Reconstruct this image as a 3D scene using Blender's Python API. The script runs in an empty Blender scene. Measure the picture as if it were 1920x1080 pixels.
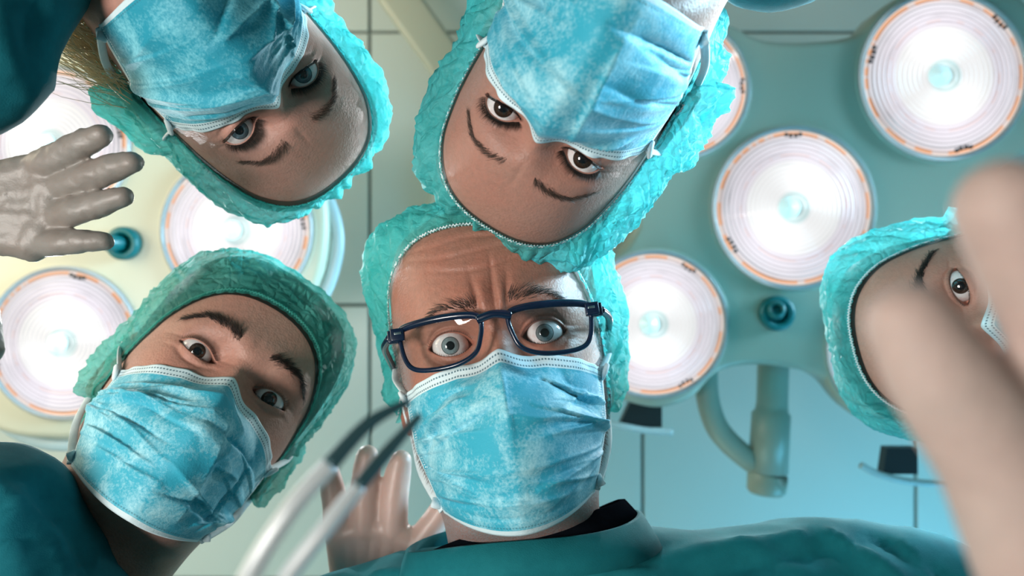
import bpy, bmesh, math, random
import numpy as np
from mathutils import Vector, Matrix, noise
from mathutils.bvhtree import BVHTree

# ------------------------------------------------------------------ camera, world, lights, exposure
scene = bpy.context.scene
COL = scene.collection
F = 1920 * 28 / 36.0
CZ = 1.0                                   # lens height: the camera lies on the operating table looking straight up
V = Vector

def at(px, py, d):
    """world point at distance d above the lens for a pixel of the 1920x1080 frame"""
    return V(((px - 960) / F * d, (py - 540) / F * d, CZ + d))

cam_d = bpy.data.cameras.new('camera')
cam_d.lens = 28; cam_d.sensor_width = 36; cam_d.clip_start = 0.01
cam_d.dof.use_dof = True; cam_d.dof.focus_distance = 0.52; cam_d.dof.aperture_fstop = 28e-3 / 0.0050
cam_d.dof.aperture_fstop = 28 / 5.0
cam = bpy.data.objects.new('camera', cam_d); COL.objects.link(cam)
cam.location = (0, 0, CZ); cam.rotation_euler = (math.pi, 0, 0)
scene.camera = cam

world = bpy.data.worlds.new('world'); scene.world = world; world.use_nodes = True
world.node_tree.nodes['Background'].inputs[0].default_value = (0.36, 0.60, 0.68, 1)
world.node_tree.nodes['Background'].inputs[1].default_value = 0.22

def area(name, loc, target, size, power, color, size_y=None, spread=180):
    l = bpy.data.lights.new(name, 'AREA'); l.energy = power; l.color = color
    l.shape = 'RECTANGLE'; l.size = size; l.size_y = size_y or size; l.spread = math.radians(spread)
    o = bpy.data.objects.new(name, l); COL.objects.link(o); o.location = loc
    o.rotation_euler = (V(target) - V(loc)).to_track_quat('-Z', 'Y').to_euler()
    return o
KEY = area('key_fill', (-0.75, 0.10, 0.45), (-0.05, 0.05, 1.6), 0.35, 17.0, (1.0, 0.94, 0.88))  # unseen warm fill added below the camera to light the faces
RIM = area('blue_rim_fill', (1.15, -0.30, 1.80), (0.0, 0.0, 1.6), 0.5, 19, (0.45, 0.80, 1.0), spread=62)  # unseen cool light added for the blue rim on the heads
WARM = area('warm_ceiling_wash', (-1.25, -0.3, 1.75), (-0.35, -0.2, 2.75), 0.8, 11, (1.0, 0.87, 0.64))
COOL = area('cool_ceiling_wash', (1.2, 1.1, 1.75), (0.8, 0.5, 2.75), 0.8, 15, (0.16, 0.66, 1.0))
COOL2 = area('cool_floor_wash', (-0.6, 1.6, 1.7), (-0.3, 0.7, 2.75), 0.8, 5, (0.75, 1.0, 0.86))

scene.view_settings.view_transform = 'Standard'; scene.view_settings.look = 'None'
scene.view_settings.exposure = 0.0; scene.view_settings.gamma = 1.0
scene.view_settings.use_curve_mapping = False

# ------------------------------------------------------------------ materials
def mat(name):
    m = bpy.data.materials.new(name); m.use_nodes = True
    nt = m.node_tree; b = nt.nodes['Principled BSDF']
    return m, nt, b
def N(nt, t, **kw):
    n = nt.nodes.new(t)
    for k, v in kw.items():
        if isinstance(k, str) and k.startswith('i_'):
            n.inputs[int(k[2:])].default_value = v
        else: setattr(n, k, v)
    return n
def ramp(nt, fac, stops):
    r = nt.nodes.new('ShaderNodeValToRGB'); el = r.color_ramp.elements
    while len(el) > 1: el.remove(el[-1])
    el[0].position = stops[0][0]; el[0].color = (*stops[0][1], 1)
    for p, c in stops[1:]:
        e = el.new(p); e.color = (*c, 1)
    nt.links.new(fac, r.inputs[0]); return r.outputs[0]
def mth(nt, op, a, b=None, c=None, clamp=False):
    n = nt.nodes.new('ShaderNodeMath'); n.operation = op; n.use_clamp = clamp
    for i, x in enumerate((a, b, c)):
        if x is None: continue
        if isinstance(x, (int, float)): n.inputs[i].default_value = x
        else: nt.links.new(x, n.inputs[i])
    return n.outputs[0]
def mix(nt, fac, a, b):
    n = nt.nodes.new('ShaderNodeMix'); n.data_type = 'RGBA'
    for s, x in ((n.inputs[0], fac), (n.inputs[6], a), (n.inputs[7], b)):
        if isinstance(x, (int, float)): s.default_value = x
        elif isinstance(x, tuple): s.default_value = (*x, 1)
        else: nt.links.new(x, s)
    return n.outputs[2]
def bump(nt, b, h, strength, dist):
    n = nt.nodes.new('ShaderNodeBump'); n.inputs['Strength'].default_value = strength; n.inputs['Distance'].default_value = dist
    nt.links.new(h, n.inputs['Height']); nt.links.new(n.outputs[0], b.inputs['Normal']); return n
def noise_t(nt, scale, detail=3, rough=.5, vec=None, dist=0):
    n = nt.nodes.new('ShaderNodeTexNoise'); n.inputs['Scale'].default_value = scale
    n.inputs['Detail'].default_value = detail; n.inputs['Roughness'].default_value = rough; n.inputs['Distortion'].default_value = dist
    if vec is None:
        tc = nt.nodes.new('ShaderNodeTexCoord'); vec = tc.outputs['Object']
    nt.links.new(vec, n.inputs['Vector']); return n.outputs['Fac']

def simple(name, col, rough=.5, metal=0, var=.08, sc=30, **kw):
    m, nt, b = mat(name)
    f = noise_t(nt, sc, 4)
    d = tuple(max(0, c * (1 - var)) for c in col); e = tuple(min(1, c * (1 + var)) for c in col)
    nt.links.new(mix(nt, f, d, e), b.inputs['Base Color'])
    b.inputs['Roughness'].default_value = rough; b.inputs['Metallic'].default_value = metal
    for k, v in kw.items(): b.inputs[k].default_value = v
    return m

def skin_mat(name, base, red, dark, rough=.45, stub=(.30, .30, .31), wr=0.0):
    m, nt, b = mat(name)
    at_ = nt.nodes.new('ShaderNodeAttribute'); at_.attribute_name = 'tone'
    sep = nt.nodes.new('ShaderNodeSeparateColor'); nt.links.new(at_.outputs['Color'], sep.inputs[0])
    n1 = noise_t(nt, 28, 5, .6); n2 = noise_t(nt, 260, 3, .6); n3 = noise_t(nt, 900, 2, .6)
    c = mix(nt, mth(nt, 'MULTIPLY_ADD', n1, 1.6, -.3, True), base, red)
    c = mix(nt, mth(nt, 'MULTIPLY_ADD', n2, 1.2, -.45, True), c, dark)
    c = mix(nt, mth(nt, 'MULTIPLY', sep.outputs[0], .75), c, red)
    sb = mth(nt, 'MULTIPLY', sep.outputs[1], mth(nt, 'MULTIPLY_ADD', n3, 3.0, -.9, True))
    c = mix(nt, sb, c, stub)
    nt.links.new(c, b.inputs['Base Color'])
    b.inputs['Roughness'].default_value = rough
    b.inputs['Subsurface Weight'].default_value = .12; b.inputs['Subsurface Radius'].default_value = (.012, .005, .003); b.inputs['Subsurface Scale'].default_value = .35
    b.inputs['Specular IOR Level'].default_value = .32
    vo = nt.nodes.new('ShaderNodeTexVoronoi'); vo.inputs['Scale'].default_value = 620
    tc = nt.nodes.new('ShaderNodeTexCoord'); nt.links.new(tc.outputs['Object'], vo.inputs['Vector'])
    h = mth(nt, 'ADD', mth(nt, 'MULTIPLY', vo.outputs['Distance'], .5), n2)
    bump(nt, b, mth(nt, 'ADD', h, mth(nt, 'MULTIPLY', n1, .4)), .32, .0011)
    return m
SK = {
 'old':   skin_mat('skin_weathered', (.36, .19, .14), (.42, .15, .10), (.22, .11, .08), .46),
 'young': skin_mat('skin_young_man', (.46, .27, .21), (.50, .22, .16), (.33, .18, .14), .48),
 'fair':  skin_mat('skin_fair', (.44, .27, .22), (.48, .22, .17), (.34, .20, .16), .50),
 'tan':   skin_mat('skin_tan', (.40, .23, .18), (.44, .19, .14), (.30, .17, .13), .50),
 'hand':  skin_mat('skin_hand', (.43, .35, .31), (.44, .30, .26), (.33, .25, .22), .6),
}
def fabric(name, col, light, rough=.8, weave=1400, mott=60):
    m, nt, b = mat(name)
    f = noise_t(nt, mott, 5, .6)
    nt.links.new(mix(nt, mth(nt, 'MULTIPLY_ADD', f, 2.2, -.6, True), col, light), b.inputs['Base Color'])
    b.inputs['Roughness'].default_value = rough
    b.inputs['Sheen Weight'].default_value = 0; b.inputs['Specular IOR Level'].default_value = .2
    bump(nt, b, mth(nt, 'ADD', noise_t(nt, weave, 2), noise_t(nt, 60, 3)), .25, .001)
    return m
SCRUB = fabric('teal_scrub_cloth', (.005, .145, .17), (.010, .19, .215), .85)
SCRUB2 = fabric('deep_teal_scrub_cloth', (.004, .12, .15), (.008, .155, .19), .85)
BLACKCLOTH = fabric('black_undershirt_cloth', (.003, .004, .006), (.005, .007, .010), 1.0)
BLACKCLOTH.node_tree.nodes['Principled BSDF'].inputs['Specular IOR Level'].default_value = 0

def cap_mat(name, c1, c2, tr=.20):
    m, nt, b = mat(name)
    out = nt.nodes['Material Output']; nt.nodes.remove(b)
    f = noise_t(nt, 45, 5, .65); f2 = noise_t(nt, 700, 2)
    vo = nt.nodes.new('ShaderNodeTexVoronoi'); vo.inputs['Scale'].default_value = 900
    tc = nt.nodes.new('ShaderNodeTexCoord'); nt.links.new(tc.outputs['Object'], vo.inputs['Vector'])
    c = mix(nt, mth(nt, 'MULTIPLY_ADD', f, 1.8, -.4, True), c1, c2)
    di = nt.nodes.new('ShaderNodeBsdfPrincipled'); di.inputs['Roughness'].default_value = .5
    di.inputs['Specular IOR Level'].default_value = .35
    tl = nt.nodes.new('ShaderNodeBsdfTranslucent'); tp = nt.nodes.new('ShaderNodeBsdfTransparent')
    nt.links.new(c, di.inputs['Base Color']); nt.links.new(c, tl.inputs[0])
    bp = nt.nodes.new('ShaderNodeBump'); bp.inputs['Strength'].default_value = .6; bp.inputs['Distance'].default_value = .0022
    # sharp crinkle lines of the crushed non-woven sheet
    cr = nt.nodes.new('ShaderNodeTexVoronoi'); cr.feature = 'DISTANCE_TO_EDGE'; cr.inputs['Scale'].default_value = 120
    nz = nt.nodes.new('ShaderNodeTexNoise'); nz.inputs['Scale'].default_value = 30; nz.inputs['Detail'].default_value = 3
    nt.links.new(tc.outputs['Object'], nz.inputs['Vector'])
    vm = nt.nodes.new('ShaderNodeVectorMath'); vm.operation = 'MULTIPLY_ADD'; vm.inputs[1].default_value = (.03, .03, .03)
    nt.links.new(nz.outputs['Color'], vm.inputs[0]); nt.links.new(tc.outputs['Object'], vm.inputs[2]); nt.links.new(vm.outputs[0], cr.inputs['Vector'])
    h = mth(nt, 'ADD', mth(nt, 'MINIMUM', mth(nt, 'MULTIPLY', cr.outputs['Distance'], 3.0), .9), mth(nt, 'MULTIPLY', vo.outputs['Distance'], .10))
    nt.links.new(h, bp.inputs['Height']); nt.links.new(bp.outputs[0], di.inputs['Normal']); nt.links.new(bp.outputs[0], tl.inputs['Normal'])
    m1 = nt.nodes.new('ShaderNodeMixShader'); m1.inputs[0].default_value = .55
    nt.links.new(di.outputs[0], m1.inputs[1]); nt.links.new(tl.outputs[0], m1.inputs[2])
    m2 = nt.nodes.new('ShaderNodeMixShader')
    nt.links.new(mth(nt, 'MULTIPLY_ADD', f2, .25, tr - .10, True), m2.inputs[0])
    nt.links.new(m1.outputs[0], m2.inputs[1]); nt.links.new(tp.outputs[0], m2.inputs[2])
    nt.links.new(m2.outputs[0], out.inputs[0])
    return m
CAP = cap_mat('turquoise_nonwoven', (.03, .60, .57), (.18, .82, .78))
CAPG = cap_mat('sea_green_nonwoven', (.05, .52, .44), (.20, .76, .66), .34)
CAPB = cap_mat('bright_turquoise_nonwoven', (.03, .62, .62), (.22, .86, .86), .20)

def mask_mat(name, base, light):
    m, nt, b = mat(name)
    uv = nt.nodes.new('ShaderNodeUVMap'); uv.uv_map = 'UVMap'
    sx = nt.nodes.new('ShaderNodeSeparateXYZ'); nt.links.new(uv.outputs[0], sx.inputs[0])
    u, v = sx.outputs[0], sx.outputs[1]
    f = noise_t(nt, 38, 6, .62, dist=.4); f2 = noise_t(nt, 520, 3, .7)
    mot = mth(nt, 'MULTIPLY_ADD', mth(nt, 'ADD', f, mth(nt, 'MULTIPLY', f2, .55)), 3.6, -2.55, True)
    c = mix(nt, mot, base, light)
    def less(a, t): return mth(nt, 'LESS_THAN', a, t)
    def band(x, c0, w): return mth(nt, 'LESS_THAN', mth(nt, 'ABSOLUTE', mth(nt, 'SUBTRACT', x, c0)), w)
    def dash(x, fr, duty): return mth(nt, 'LESS_THAN', mth(nt, 'FRACT', mth(nt, 'MULTIPLY', x, fr)), duty)
    su = mth(nt, 'ABSOLUTE', mth(nt, 'MULTIPLY_ADD', u, 2, -1))
    white = (.72, .86, .90)
    # white folded binding on top, bottom and side
    edge = mth(nt, 'MAXIMUM', less(v, .085), mth(nt, 'GREATER_THAN', v, .972))
    edge = mth(nt, 'MAXIMUM', edge, mth(nt, 'GREATER_THAN', su, .955))
    c = mix(nt, mth(nt, 'MULTIPLY', edge, .93), c, white)
    # embossed dashes: dark on the binding
    d1 = mth(nt, 'MULTIPLY', mth(nt, 'MAXIMUM', band(v, .030, .006), band(v, .068, .006)), dash(u, 95, .6))
    d1 = mth(nt, 'MULTIPLY', d1, less(su, .93))
    d3 = mth(nt, 'MULTIPLY', band(v, .958, .004), dash(u, 80, .6))
    c = mix(nt, mth(nt, 'MULTIPLY', mth(nt, 'MAXIMUM', d1, mth(nt, 'MULTIPLY', d3, .6)), .85), c, (.03, .13, .18))
    # weld dots beside the side seam: white
    d2 = mth(nt, 'MULTIPLY', mth(nt, 'MAXIMUM', band(su, .875, .010), band(su, .915, .010)), dash(v, 48, .55))
    c = mix(nt, mth(nt, 'MULTIPLY', d2, mth(nt, 'GREATER_THAN', v, .09)), c, (.80, .92, .95))
    nt.links.new(c, b.inputs['Base Color'])
    b.inputs['Roughness'].default_value = .62; b.inputs['Sheen Weight'].default_value = .1
    b.inputs['Subsurface Weight'].default_value = .0
    bump(nt, b, mth(nt, 'ADD', f2, mth(nt, 'MULTIPLY', f, 1.2)), .30, .0012)
    return m
MASK = mask_mat('pleated_mask_cloth', (.03, .41, .56), (.40, .76, .85))
MASKD = mask_mat('deep_blue_mask_cloth', (.012, .31, .43), (.22, .64, .74))
LOOP = fabric('white_mask_elastic', (.62, .74, .78), (.80, .90, .92), .7)

def eye_mat(name, iris, iris2):
    m, nt, b = mat(name)
    a = nt.nodes.new('ShaderNodeAttribute'); a.attribute_name = 'tone'
    sep = nt.nodes.new('ShaderNodeSeparateColor'); nt.links.new(a.outputs['Color'], sep.inputs[0])
    n = noise_t(nt, 900, 3); nv = noise_t(nt, 300, 4, .7)
    iri = mix(nt, n, iris, iris2)
    r = sep.outputs[0]
    dark = (.004, .004, .006)
    c = mix(nt, mth(nt, 'MULTIPLY_ADD', r, 60, -60 * .215, True), dark, iri)
    c = mix(nt, mth(nt, 'MULTIPLY_ADD', r, 30, -30 * .44, True), c, tuple(x * .25 for x in iris))
    sc = mix(nt, mth(nt, 'MULTIPLY_ADD', nv, 3, -1.4, True), (.74, .72, .72), (.66, .48, .46))
    c = mix(nt, mth(nt, 'MULTIPLY_ADD', r, 40, -40 * .485, True), c, sc)
    nt.links.new(c, b.inputs['Base Color']); b.inputs['Roughness'].default_value = .12
    b.inputs['Coat Weight'].default_value = .6; b.inputs['Coat Roughness'].default_value = .03
    return m
EYEG = eye_mat('grey_blue_iris', (.10, .14, .15), (.28, .34, .35))
EYEB = eye_mat('dark_brown_iris', (.020, .010, .006), (.05, .028, .018))
EYEL = eye_mat('slate_iris', (.05, .08, .10), (.14, .18, .21))
HAIRD = simple('dark_brown_hair', (.018, .011, .008), .5, sc=300)
HAIRB = simple('brown_hair', (.08, .048, .034), .5, sc=300)
HAIRBL = simple('blonde_hair', (.75, .62, .38), .45, sc=300, var=.3)
HAIRG = simple('grey_hair', (.20, .18, .17), .5, sc=300)
HAIRS = simple('grizzled_brow_hair', (.045, .030, .024), .5, sc=300)

# ------------------------------------------------------------------ object helpers
def empty(name, loc, label, cat, group=None):
    o = bpy.data.objects.new(name, None); COL.objects.link(o); o.location = loc
    o.empty_display_size = .05
    o['label'] = label; o['category'] = cat
    if group: o['group'] = group
    return o
def wloc(o):
    p = V((0, 0, 0))
    while o is not None: p += o.location; o = o.parent
    return p
def obj(name, verts, faces, m, parent=None, smooth=True, tone=None, uv=None, label=None):
    off = np.array(wloc(parent)) if parent else np.zeros(3)
    vv = np.asarray(verts, dtype=float) - off
    me = bpy.data.meshes.new(name); me.from_pydata(vv.tolist(), [], [list(map(int, f)) for f in faces]); me.update()
    if smooth: me.polygons.foreach_set('use_smooth', [True] * len(me.polygons))
    if tone is not None:
        ca = me.color_attributes.new('tone', 'FLOAT_COLOR', 'POINT')
        t = np.ones((len(vv), 4)); t[:, :3] = tone; ca.data.foreach_set('color', t.ravel())
    if uv is not None:
        ul = me.uv_layers.new(name='UVMap'); li = np.zeros(len(me.loops), dtype=int); me.loops.foreach_get('vertex_index', li)
        ul.data.foreach_set('uv', np.asarray(uv)[li].ravel())
    if m: me.materials.append(m)
    o = bpy.data.objects.new(name, me); COL.objects.link(o)
    if parent: o.parent = parent
    if label: o['label'] = label
    return o
def grid_faces(nr, nc, wrap=False):
    c = np.arange(nc if wrap else nc - 1); r = np.arange(nr - 1)
    R, C = np.meshgrid(r, c, indexing='ij'); C2 = (C + 1) % nc
    return np.stack([R * nc + C, R * nc + C2, (R + 1) * nc + C2, (R + 1) * nc + C], -1).reshape(-1, 4)
def catmull(pts, n=12, closed=False):
    P = [np.array(p, float) for p in pts]; out = []
    m = len(P)
    rng = range(m) if closed else range(m - 1)
    for i in rng:
        if closed: a, b, c, d = P[i - 1], P[i], P[(i + 1) % m], P[(i + 2) % m]
        else: a, b, c, d = P[max(i - 1, 0)], P[i], P[i + 1], P[min(i + 2, m - 1)]
        for k in range(n):
            t = k / n
            out.append(.5 * ((2 * b) + (-a + c) * t + (2 * a - 5 * b + 4 * c - d) * t * t + (-a + 3 * b - 3 * c + d) * t ** 3))
    if not closed: out.append(P[-1])
    return np.array(out)
def tube(path, rad, seg=12, flat=1.0, closed=False, up=None):
    """swept tube; rad number or list; flat squeezes across the second axis"""
    P = np.asarray(path, float); n = len(P)
    rad = np.full(n, rad) if np.isscalar(rad) else np.interp(np.linspace(0, 1, n), np.linspace(0, 1, len(rad)), rad)
    T = np.gradient(P, axis=0) if not closed else (np.roll(P, -1, 0) - np.roll(P, 1, 0))
    T /= np.linalg.norm(T, axis=1)[:, None] + 1e-12
    u = np.array(up if up is not None else (0.13, 0.21, 0.97)); verts = []
    a = u - T[0] * np.dot(u, T[0]); a /= np.linalg.norm(a)
    for i in range(n):
        if up is not None: a = u - T[i] * np.dot(u, T[i])
        else: a = a - T[i] * np.dot(a, T[i])
        a /= np.linalg.norm(a) + 1e-12; b = np.cross(T[i], a)
        for k in range(seg):
            th = 2 * math.pi * k / seg
            verts.append(P[i] + rad[i] * (math.cos(th) * a * flat + math.sin(th) * b))
    f = grid_faces(n + 1 if closed else n, seg, True)
    if closed: f = f % (n * seg); faces = f.tolist()
    else: faces = f.tolist() + [list(range(seg))[::-1], list(range((n - 1) * seg, n * seg))]
    return np.array(verts), faces
def join(parts):
    vs, fs, o = [], [], 0
    for v, f in parts:
        vs.append(np.asarray(v)); fs += [[i + o for i in q] for q in f]; o += len(v)
    return np.concatenate(vs), fs
def lathe(prof, seg=48, org=(0, 0, 0), axis=(0, 0, 1)):
    q = V(axis).to_track_quat('Z', 'Y').to_matrix(); vs = []
    for r, z in prof:
        for k in range(seg):
            a = 2 * math.pi * k / seg; p = q @ V((r * math.cos(a), r * math.sin(a), z)); vs.append([p.x + org[0], p.y + org[1], p.z + org[2]])
    return np.array(vs), grid_faces(len(prof), seg, True).tolist() + [list(range(seg))[::-1], list(range((len(prof) - 1) * seg, len(prof) * seg))]
def box(c, s, bev=0.0, rot=None):
    bm = bmesh.new(); bmesh.ops.create_cube(bm, size=1)
    for v in bm.verts: v.co = V((v.co.x * s[0], v.co.y * s[1], v.co.z * s[2]))
    if bev: bmesh.ops.bevel(bm, geom=bm.edges[:], offset=bev, segments=2, affect='EDGES', profile=.7)
    if rot is not None:
        for v in bm.verts: v.co = rot @ v.co
    bm.verts.index_update()
    vs = np.array([(v.co + V(c))[:] for v in bm.verts]); fs = [[v.index for v in f.verts] for f in bm.faces]; bm.free()
    return vs, fs
def sstep(x, a, b):
    t = np.clip((x - a) / (b - a), 0, 1); return t * t * (3 - 2 * t)
def ridged(p, f, sd=0.):
    return 1 - 2 * abs(noise.noise(V((p[0] * f + sd, p[1] * f - sd, p[2] * f + 2 * sd))))

ICO = {}
for _n in (2, 3):
    _b = bmesh.new(); bmesh.ops.create_icosphere(_b, subdivisions=_n, radius=1); ICO[_n] = [v.co.copy() for v in _b.verts]; _b.free()
def blob(caps, voxel, smooth=4, name='tmp'):
    """union of tapered capsules ((p1, r1), (p2, r2)) fused into one continuous skin by a voxel remesh"""
    pieces = []
    for (p1, r1), (p2, r2) in caps:
        bm = bmesh.new(); n = 3 if max(r1, r2) / voxel > 3 else 2
        for p, r in ((p1, r1), (p2, r2)):
            for q in ICO[n]: bm.verts.new(V(p) + q * r)
        bm.verts.ensure_lookup_table()
        bmesh.ops.convex_hull(bm, input=bm.verts[:])
        bmesh.ops.delete(bm, geom=[v for v in bm.verts if not v.link_faces], context='VERTS')
        bm.verts.index_update()
        pieces.append((np.array([v.co[:] for v in bm.verts]), [[v.index for v in f.verts] for f in bm.faces])); bm.free()
    vs, fs = join(pieces)
    me = bpy.data.meshes.new(name); me.from_pydata(vs.tolist(), [], fs)
    o = bpy.data.objects.new(name, me); COL.objects.link(o)
    md = o.modifiers.new('r', 'REMESH'); md.mode = 'VOXEL'; md.voxel_size = voxel
    ms = o.modifiers.new('s', 'SMOOTH'); ms.iterations = smooth; ms.factor = .6
    dg = bpy.context.evaluated_depsgraph_get(); ev = o.evaluated_get(dg).to_mesh()
    n = len(ev.vertices); co = np.zeros(n * 3); ev.vertices.foreach_get('co', co); co = co.reshape(-1, 3)
    nr = np.zeros(n * 3); ev.vertices.foreach_get('normal', nr); nr = nr.reshape(-1, 3)
    fs = [list(p.vertices) for p in ev.polygons]
    o.evaluated_get(dg).to_mesh_clear(); bpy.data.objects.remove(o); bpy.data.meshes.remove(me)
    return co, nr, fs

# ------------------------------------------------------------------ the human head
Z_T = [-.30, -.24, -.20, -.165, -.145, -.134, -.126, -.120, -.112, -.10, -.08, -.06, -.04, -.02, 0, .015, .03, .05, .07, .085, .098, .106, .111, .115]
YF_T = [.030, .010, -.014, -.030, -.041, -.048, -.062, -.080, -.091, -.0945, -.0915, -.094, -.0915, -.0885, -.0895, -.0945, -.0945, -.092, -.086, -.077, -.060, -.043, -.027, 0]
YB_T = [.085, .078, .074, .070, .070, .070, .071, .072, .073, .076, .082, .090, .096, .102, .106, .108, .109, .107, .101, .092, .076, .060, .044, .01]
W_T = [.040, .050, .055, .056, .056, .056, .056, .056, .0565, .0585, .0635, .0675, .070, .072, .0735, .0745, .0755, .0755, .073, .068, .056, .043, .031, .004]
def pchip(xs, ys, x):
    xs = np.array(xs); ys = np.array(ys); h = np.diff(xs); d = np.diff(ys) / h
    m = np.zeros_like(ys); m[0] = d[0]; m[-1] = d[-1]
    for i in range(1, len(xs) - 1):
        m[i] = 0 if d[i - 1] * d[i] <= 0 else 2 * d[i - 1] * d[i] / (d[i - 1] + d[i])
    i = np.clip(np.searchsorted(xs, x) - 1, 0, len(h) - 1); t = (x - xs[i]) / h[i]
    return (2 * t ** 3 - 3 * t * t + 1) * ys[i] + (t ** 3 - 2 * t * t + t) * h[i] * m[i] + (-2 * t ** 3 + 3 * t * t) * ys[i + 1] + (t ** 3 - t * t) * h[i] * m[i + 1]
def g(x, s): return np.exp(-.5 * (x / s) ** 2)
YE = -.0722; RE = .0122; EX = .0315

def head_mesh(q):
    z = np.concatenate([np.arange(-.30, -.14, .006), np.arange(-.14, -.06, .003), np.arange(-.06, -.024, .0016), np.arange(-.024, .030, .00065),
                        np.arange(.030, .088, .0013), .088 + .027 * np.sin(np.linspace(0, 1, 22) * math.pi / 2)])
    a = np.concatenate([np.arange(-180, -50, 3.), np.arange(-50, 50, .65), np.arange(50, 180, 3.)]) * math.pi / 180
    A, Z = np.meshgrid(a, z)
    yf, yb, w = pchip(Z_T, YF_T, Z), pchip(Z_T, YB_T, Z), pchip(Z_T, W_T, Z)
    w = w * (1 + (q.get('wide', 1) - 1) * sstep(Z, -.13, -.06))
    yc = .012 + .006 * sstep(-Z, .1, .14)
    yc = np.where(Z > .095, yc + (.5 * (yf + yb) - yc) * sstep(Z, .095, .115), yc)
    m = 2.0 + .45 * sstep(Z, -.1, .02)
    X = w * np.sin(A); core = np.clip(1 - np.abs(np.sin(A)) ** m, 0, 1) ** (1 / m)
    Y = np.where(np.cos(A) > 0, yc - (yc - yf) * core, yc + (yb - yc) * core)
    fr = sstep(np.cos(A), .05, .45)
    ax = np.abs(X); y = Y.copy()
    D = np.zeros_like(y)
    # neck: windpipe and tendons
    D += -.006 * g(X, .012) * g(Z + .165, .018) - .003 * g(ax - .03, .008) * sstep(-Z, .13, .18)
    # brow ridge, socket, cheekbone, temple hollow
    D += -q.get('brow', .0035) * g(ax - .026, .019) * g(Z - .0195 + (ax - .026) * .10, .0075)
    D += -.0015 * g(X, .012) * g(Z - .016, .010)
    D += .0052 * g(ax - .031, .015) * g(Z - .001, .0115)
    D += -.0034 * g(ax - .047, .0075) * g(Z, .013)
    D += .0035 * g(ax - .017, .006) * g(Z - .002, .010)
    D += -.0045 * g(ax - .047, .014) * g(Z + .030, .015)
    D += .003 * g(ax - .062, .012) * g(Z - .022, .016)
    # nose
    zz = np.clip(-Z / .045, -.5, 1.15)
    amp = np.interp(zz, [-.5, -.15, .1, .5, .9, 1.02, 1.15], [0, .002, .008, .017, .0275, .024, .0]) * q.get('nose', 1)
    wid = np.interp(zz, [-.5, 0, .5, .8, 1.15], [.010, .0065, .0085, .0105, .012])
    D += -amp * np.exp(-(np.abs(X) / (wid * 1.25)) ** 2.2)
    D += -.009 * g(ax - .0135, .0048) * g(Z + .041, .007)
    # lips and chin
    D += -.0045 * g(X, .022) * (g(Z + .066, .0045) + g(Z + .077, .0050)) + .004 * g(X, .022) * g(Z + .0715, .0018)
    D += .004 * g(X, .025) * g(Z + .088, .005)
    D += -.0025 * g(X, .014) * g(Z + .103, .009)
    # wrinkles
    if q.get('frown'):
        k = q['frown']
        D += k * (.0022 * g(X - .002, .0011) * g(Z - .028, .013) + .0016 * g(ax - .0095 - .12 * (Z - .02), .0014) * g(Z - .026, .009))
        D += -k * .0022 * (g(ax - .0055, .0028) * g(Z - .024, .010)) - k * .0016 * g(ax - .018, .006) * g(Z - .030, .006)
        for i, zc in enumerate((.045, .056, .066)):
            wv = zc + .0025 * np.sin(X * 90 + i) + .10 * np.abs(X)
            D += k * (.0009 * g(Z - wv, .0009) - .0006 * g(Z - wv - .004, .002)) * g(X, .034)
        D += k * .0009 * (g(Z + .014 + .3 * (ax - .03) ** 2 * 60, .0009)) * g(ax - .030, .013)
    if q.get('soft'): D += .0006 * g(X, .0015) * g(Z - .022, .008)
    # eyes
    cx = EX; tilt = q.get('tilt', .08)
    Zl = Z - tilt * (ax - cx) - q.get('ez', 0)
    ex = (ax - cx) / .0150
    qq = np.clip(1 - np.abs(ex + .05) ** 2.3, -1, 1)
    hu, hl = q['lid']
    rise = -.004 * g((Zl - hu - .0035) / 1.0, .0016) * 0
    D += .0022 * g(Zl - (hu * np.clip(qq, 0, 1) ** .8 + .0036), .0009) * g(ax - cx, .012)      # upper lid crease
    D += .0011 * g(Zl + (hl * np.clip(qq, 0, 1) + .0055), .0014) * g(ax - cx, .012)             # lower bag line
    D += -.0012 * g(Zl + (hl * np.clip(qq, 0, 1) + .0028), .0014) * g(ax - cx, .012)
    y = y + D * fr
    rr2 = (X - np.sign(X) * cx) ** 2 + Z ** 2; R = RE + .0010
    ys = YE - np.sqrt(np.clip(R * R - rr2, 0, None))
    k = .0050; hm = np.clip(.5 + .5 * (ys - y) / k, 0, 1)
    sm = ys * (1 - hm) + y * hm - k * hm * (1 - hm)
    near = (rr2 < (R * 1.0) ** 2) & (np.cos(A) > .2)
    y = np.where(near, sm, y)
    dist = np.minimum(hu * np.sign(qq) * np.abs(qq) ** .8 - Zl, Zl + hl * qq)
    op = sstep(dist, -.0004, .0014) * (np.abs(ex) < 1.1) * (np.cos(A) > .2)
    y = y + op * .0105
    # colour zones: red rims and cheeks, stubble
    tone = np.zeros(X.shape + (3,))
    rim = g(dist, .0014) * (rr2 < .018 ** 2) * (np.cos(A) > .2)
    tone[..., 0] = np.clip(rim * q.get('redrim', 1.) + .35 * g(ax - .012, .006) * g(Z, .008) + .3 * g(ax - .045, .015) * g(Z + .025, .012) + .8 * g(X, .014) * g(Z + .04, .01), 0, 1)
    st = q.get('stubble', 0)
    tone[..., 1] = np.clip(st * (sstep(ax, .057, .068) * sstep(.045 - Z, 0, .05) + sstep(-Z, .055, .08)) * (Z > -.14), 0, 1)
    # asymmetric living surface
    V_ = np.stack([X, y, Z], -1)
    nr, nc = X.shape
    vs = V_.reshape(-1, 3)
    faces = grid_faces(nr, nc, True).tolist()
    faces.append(list(range((nr - 1) * nc, nr * nc))); faces.append(list(range(nc))[::-1])
    return vs, faces, tone.reshape(-1, 3)

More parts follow.
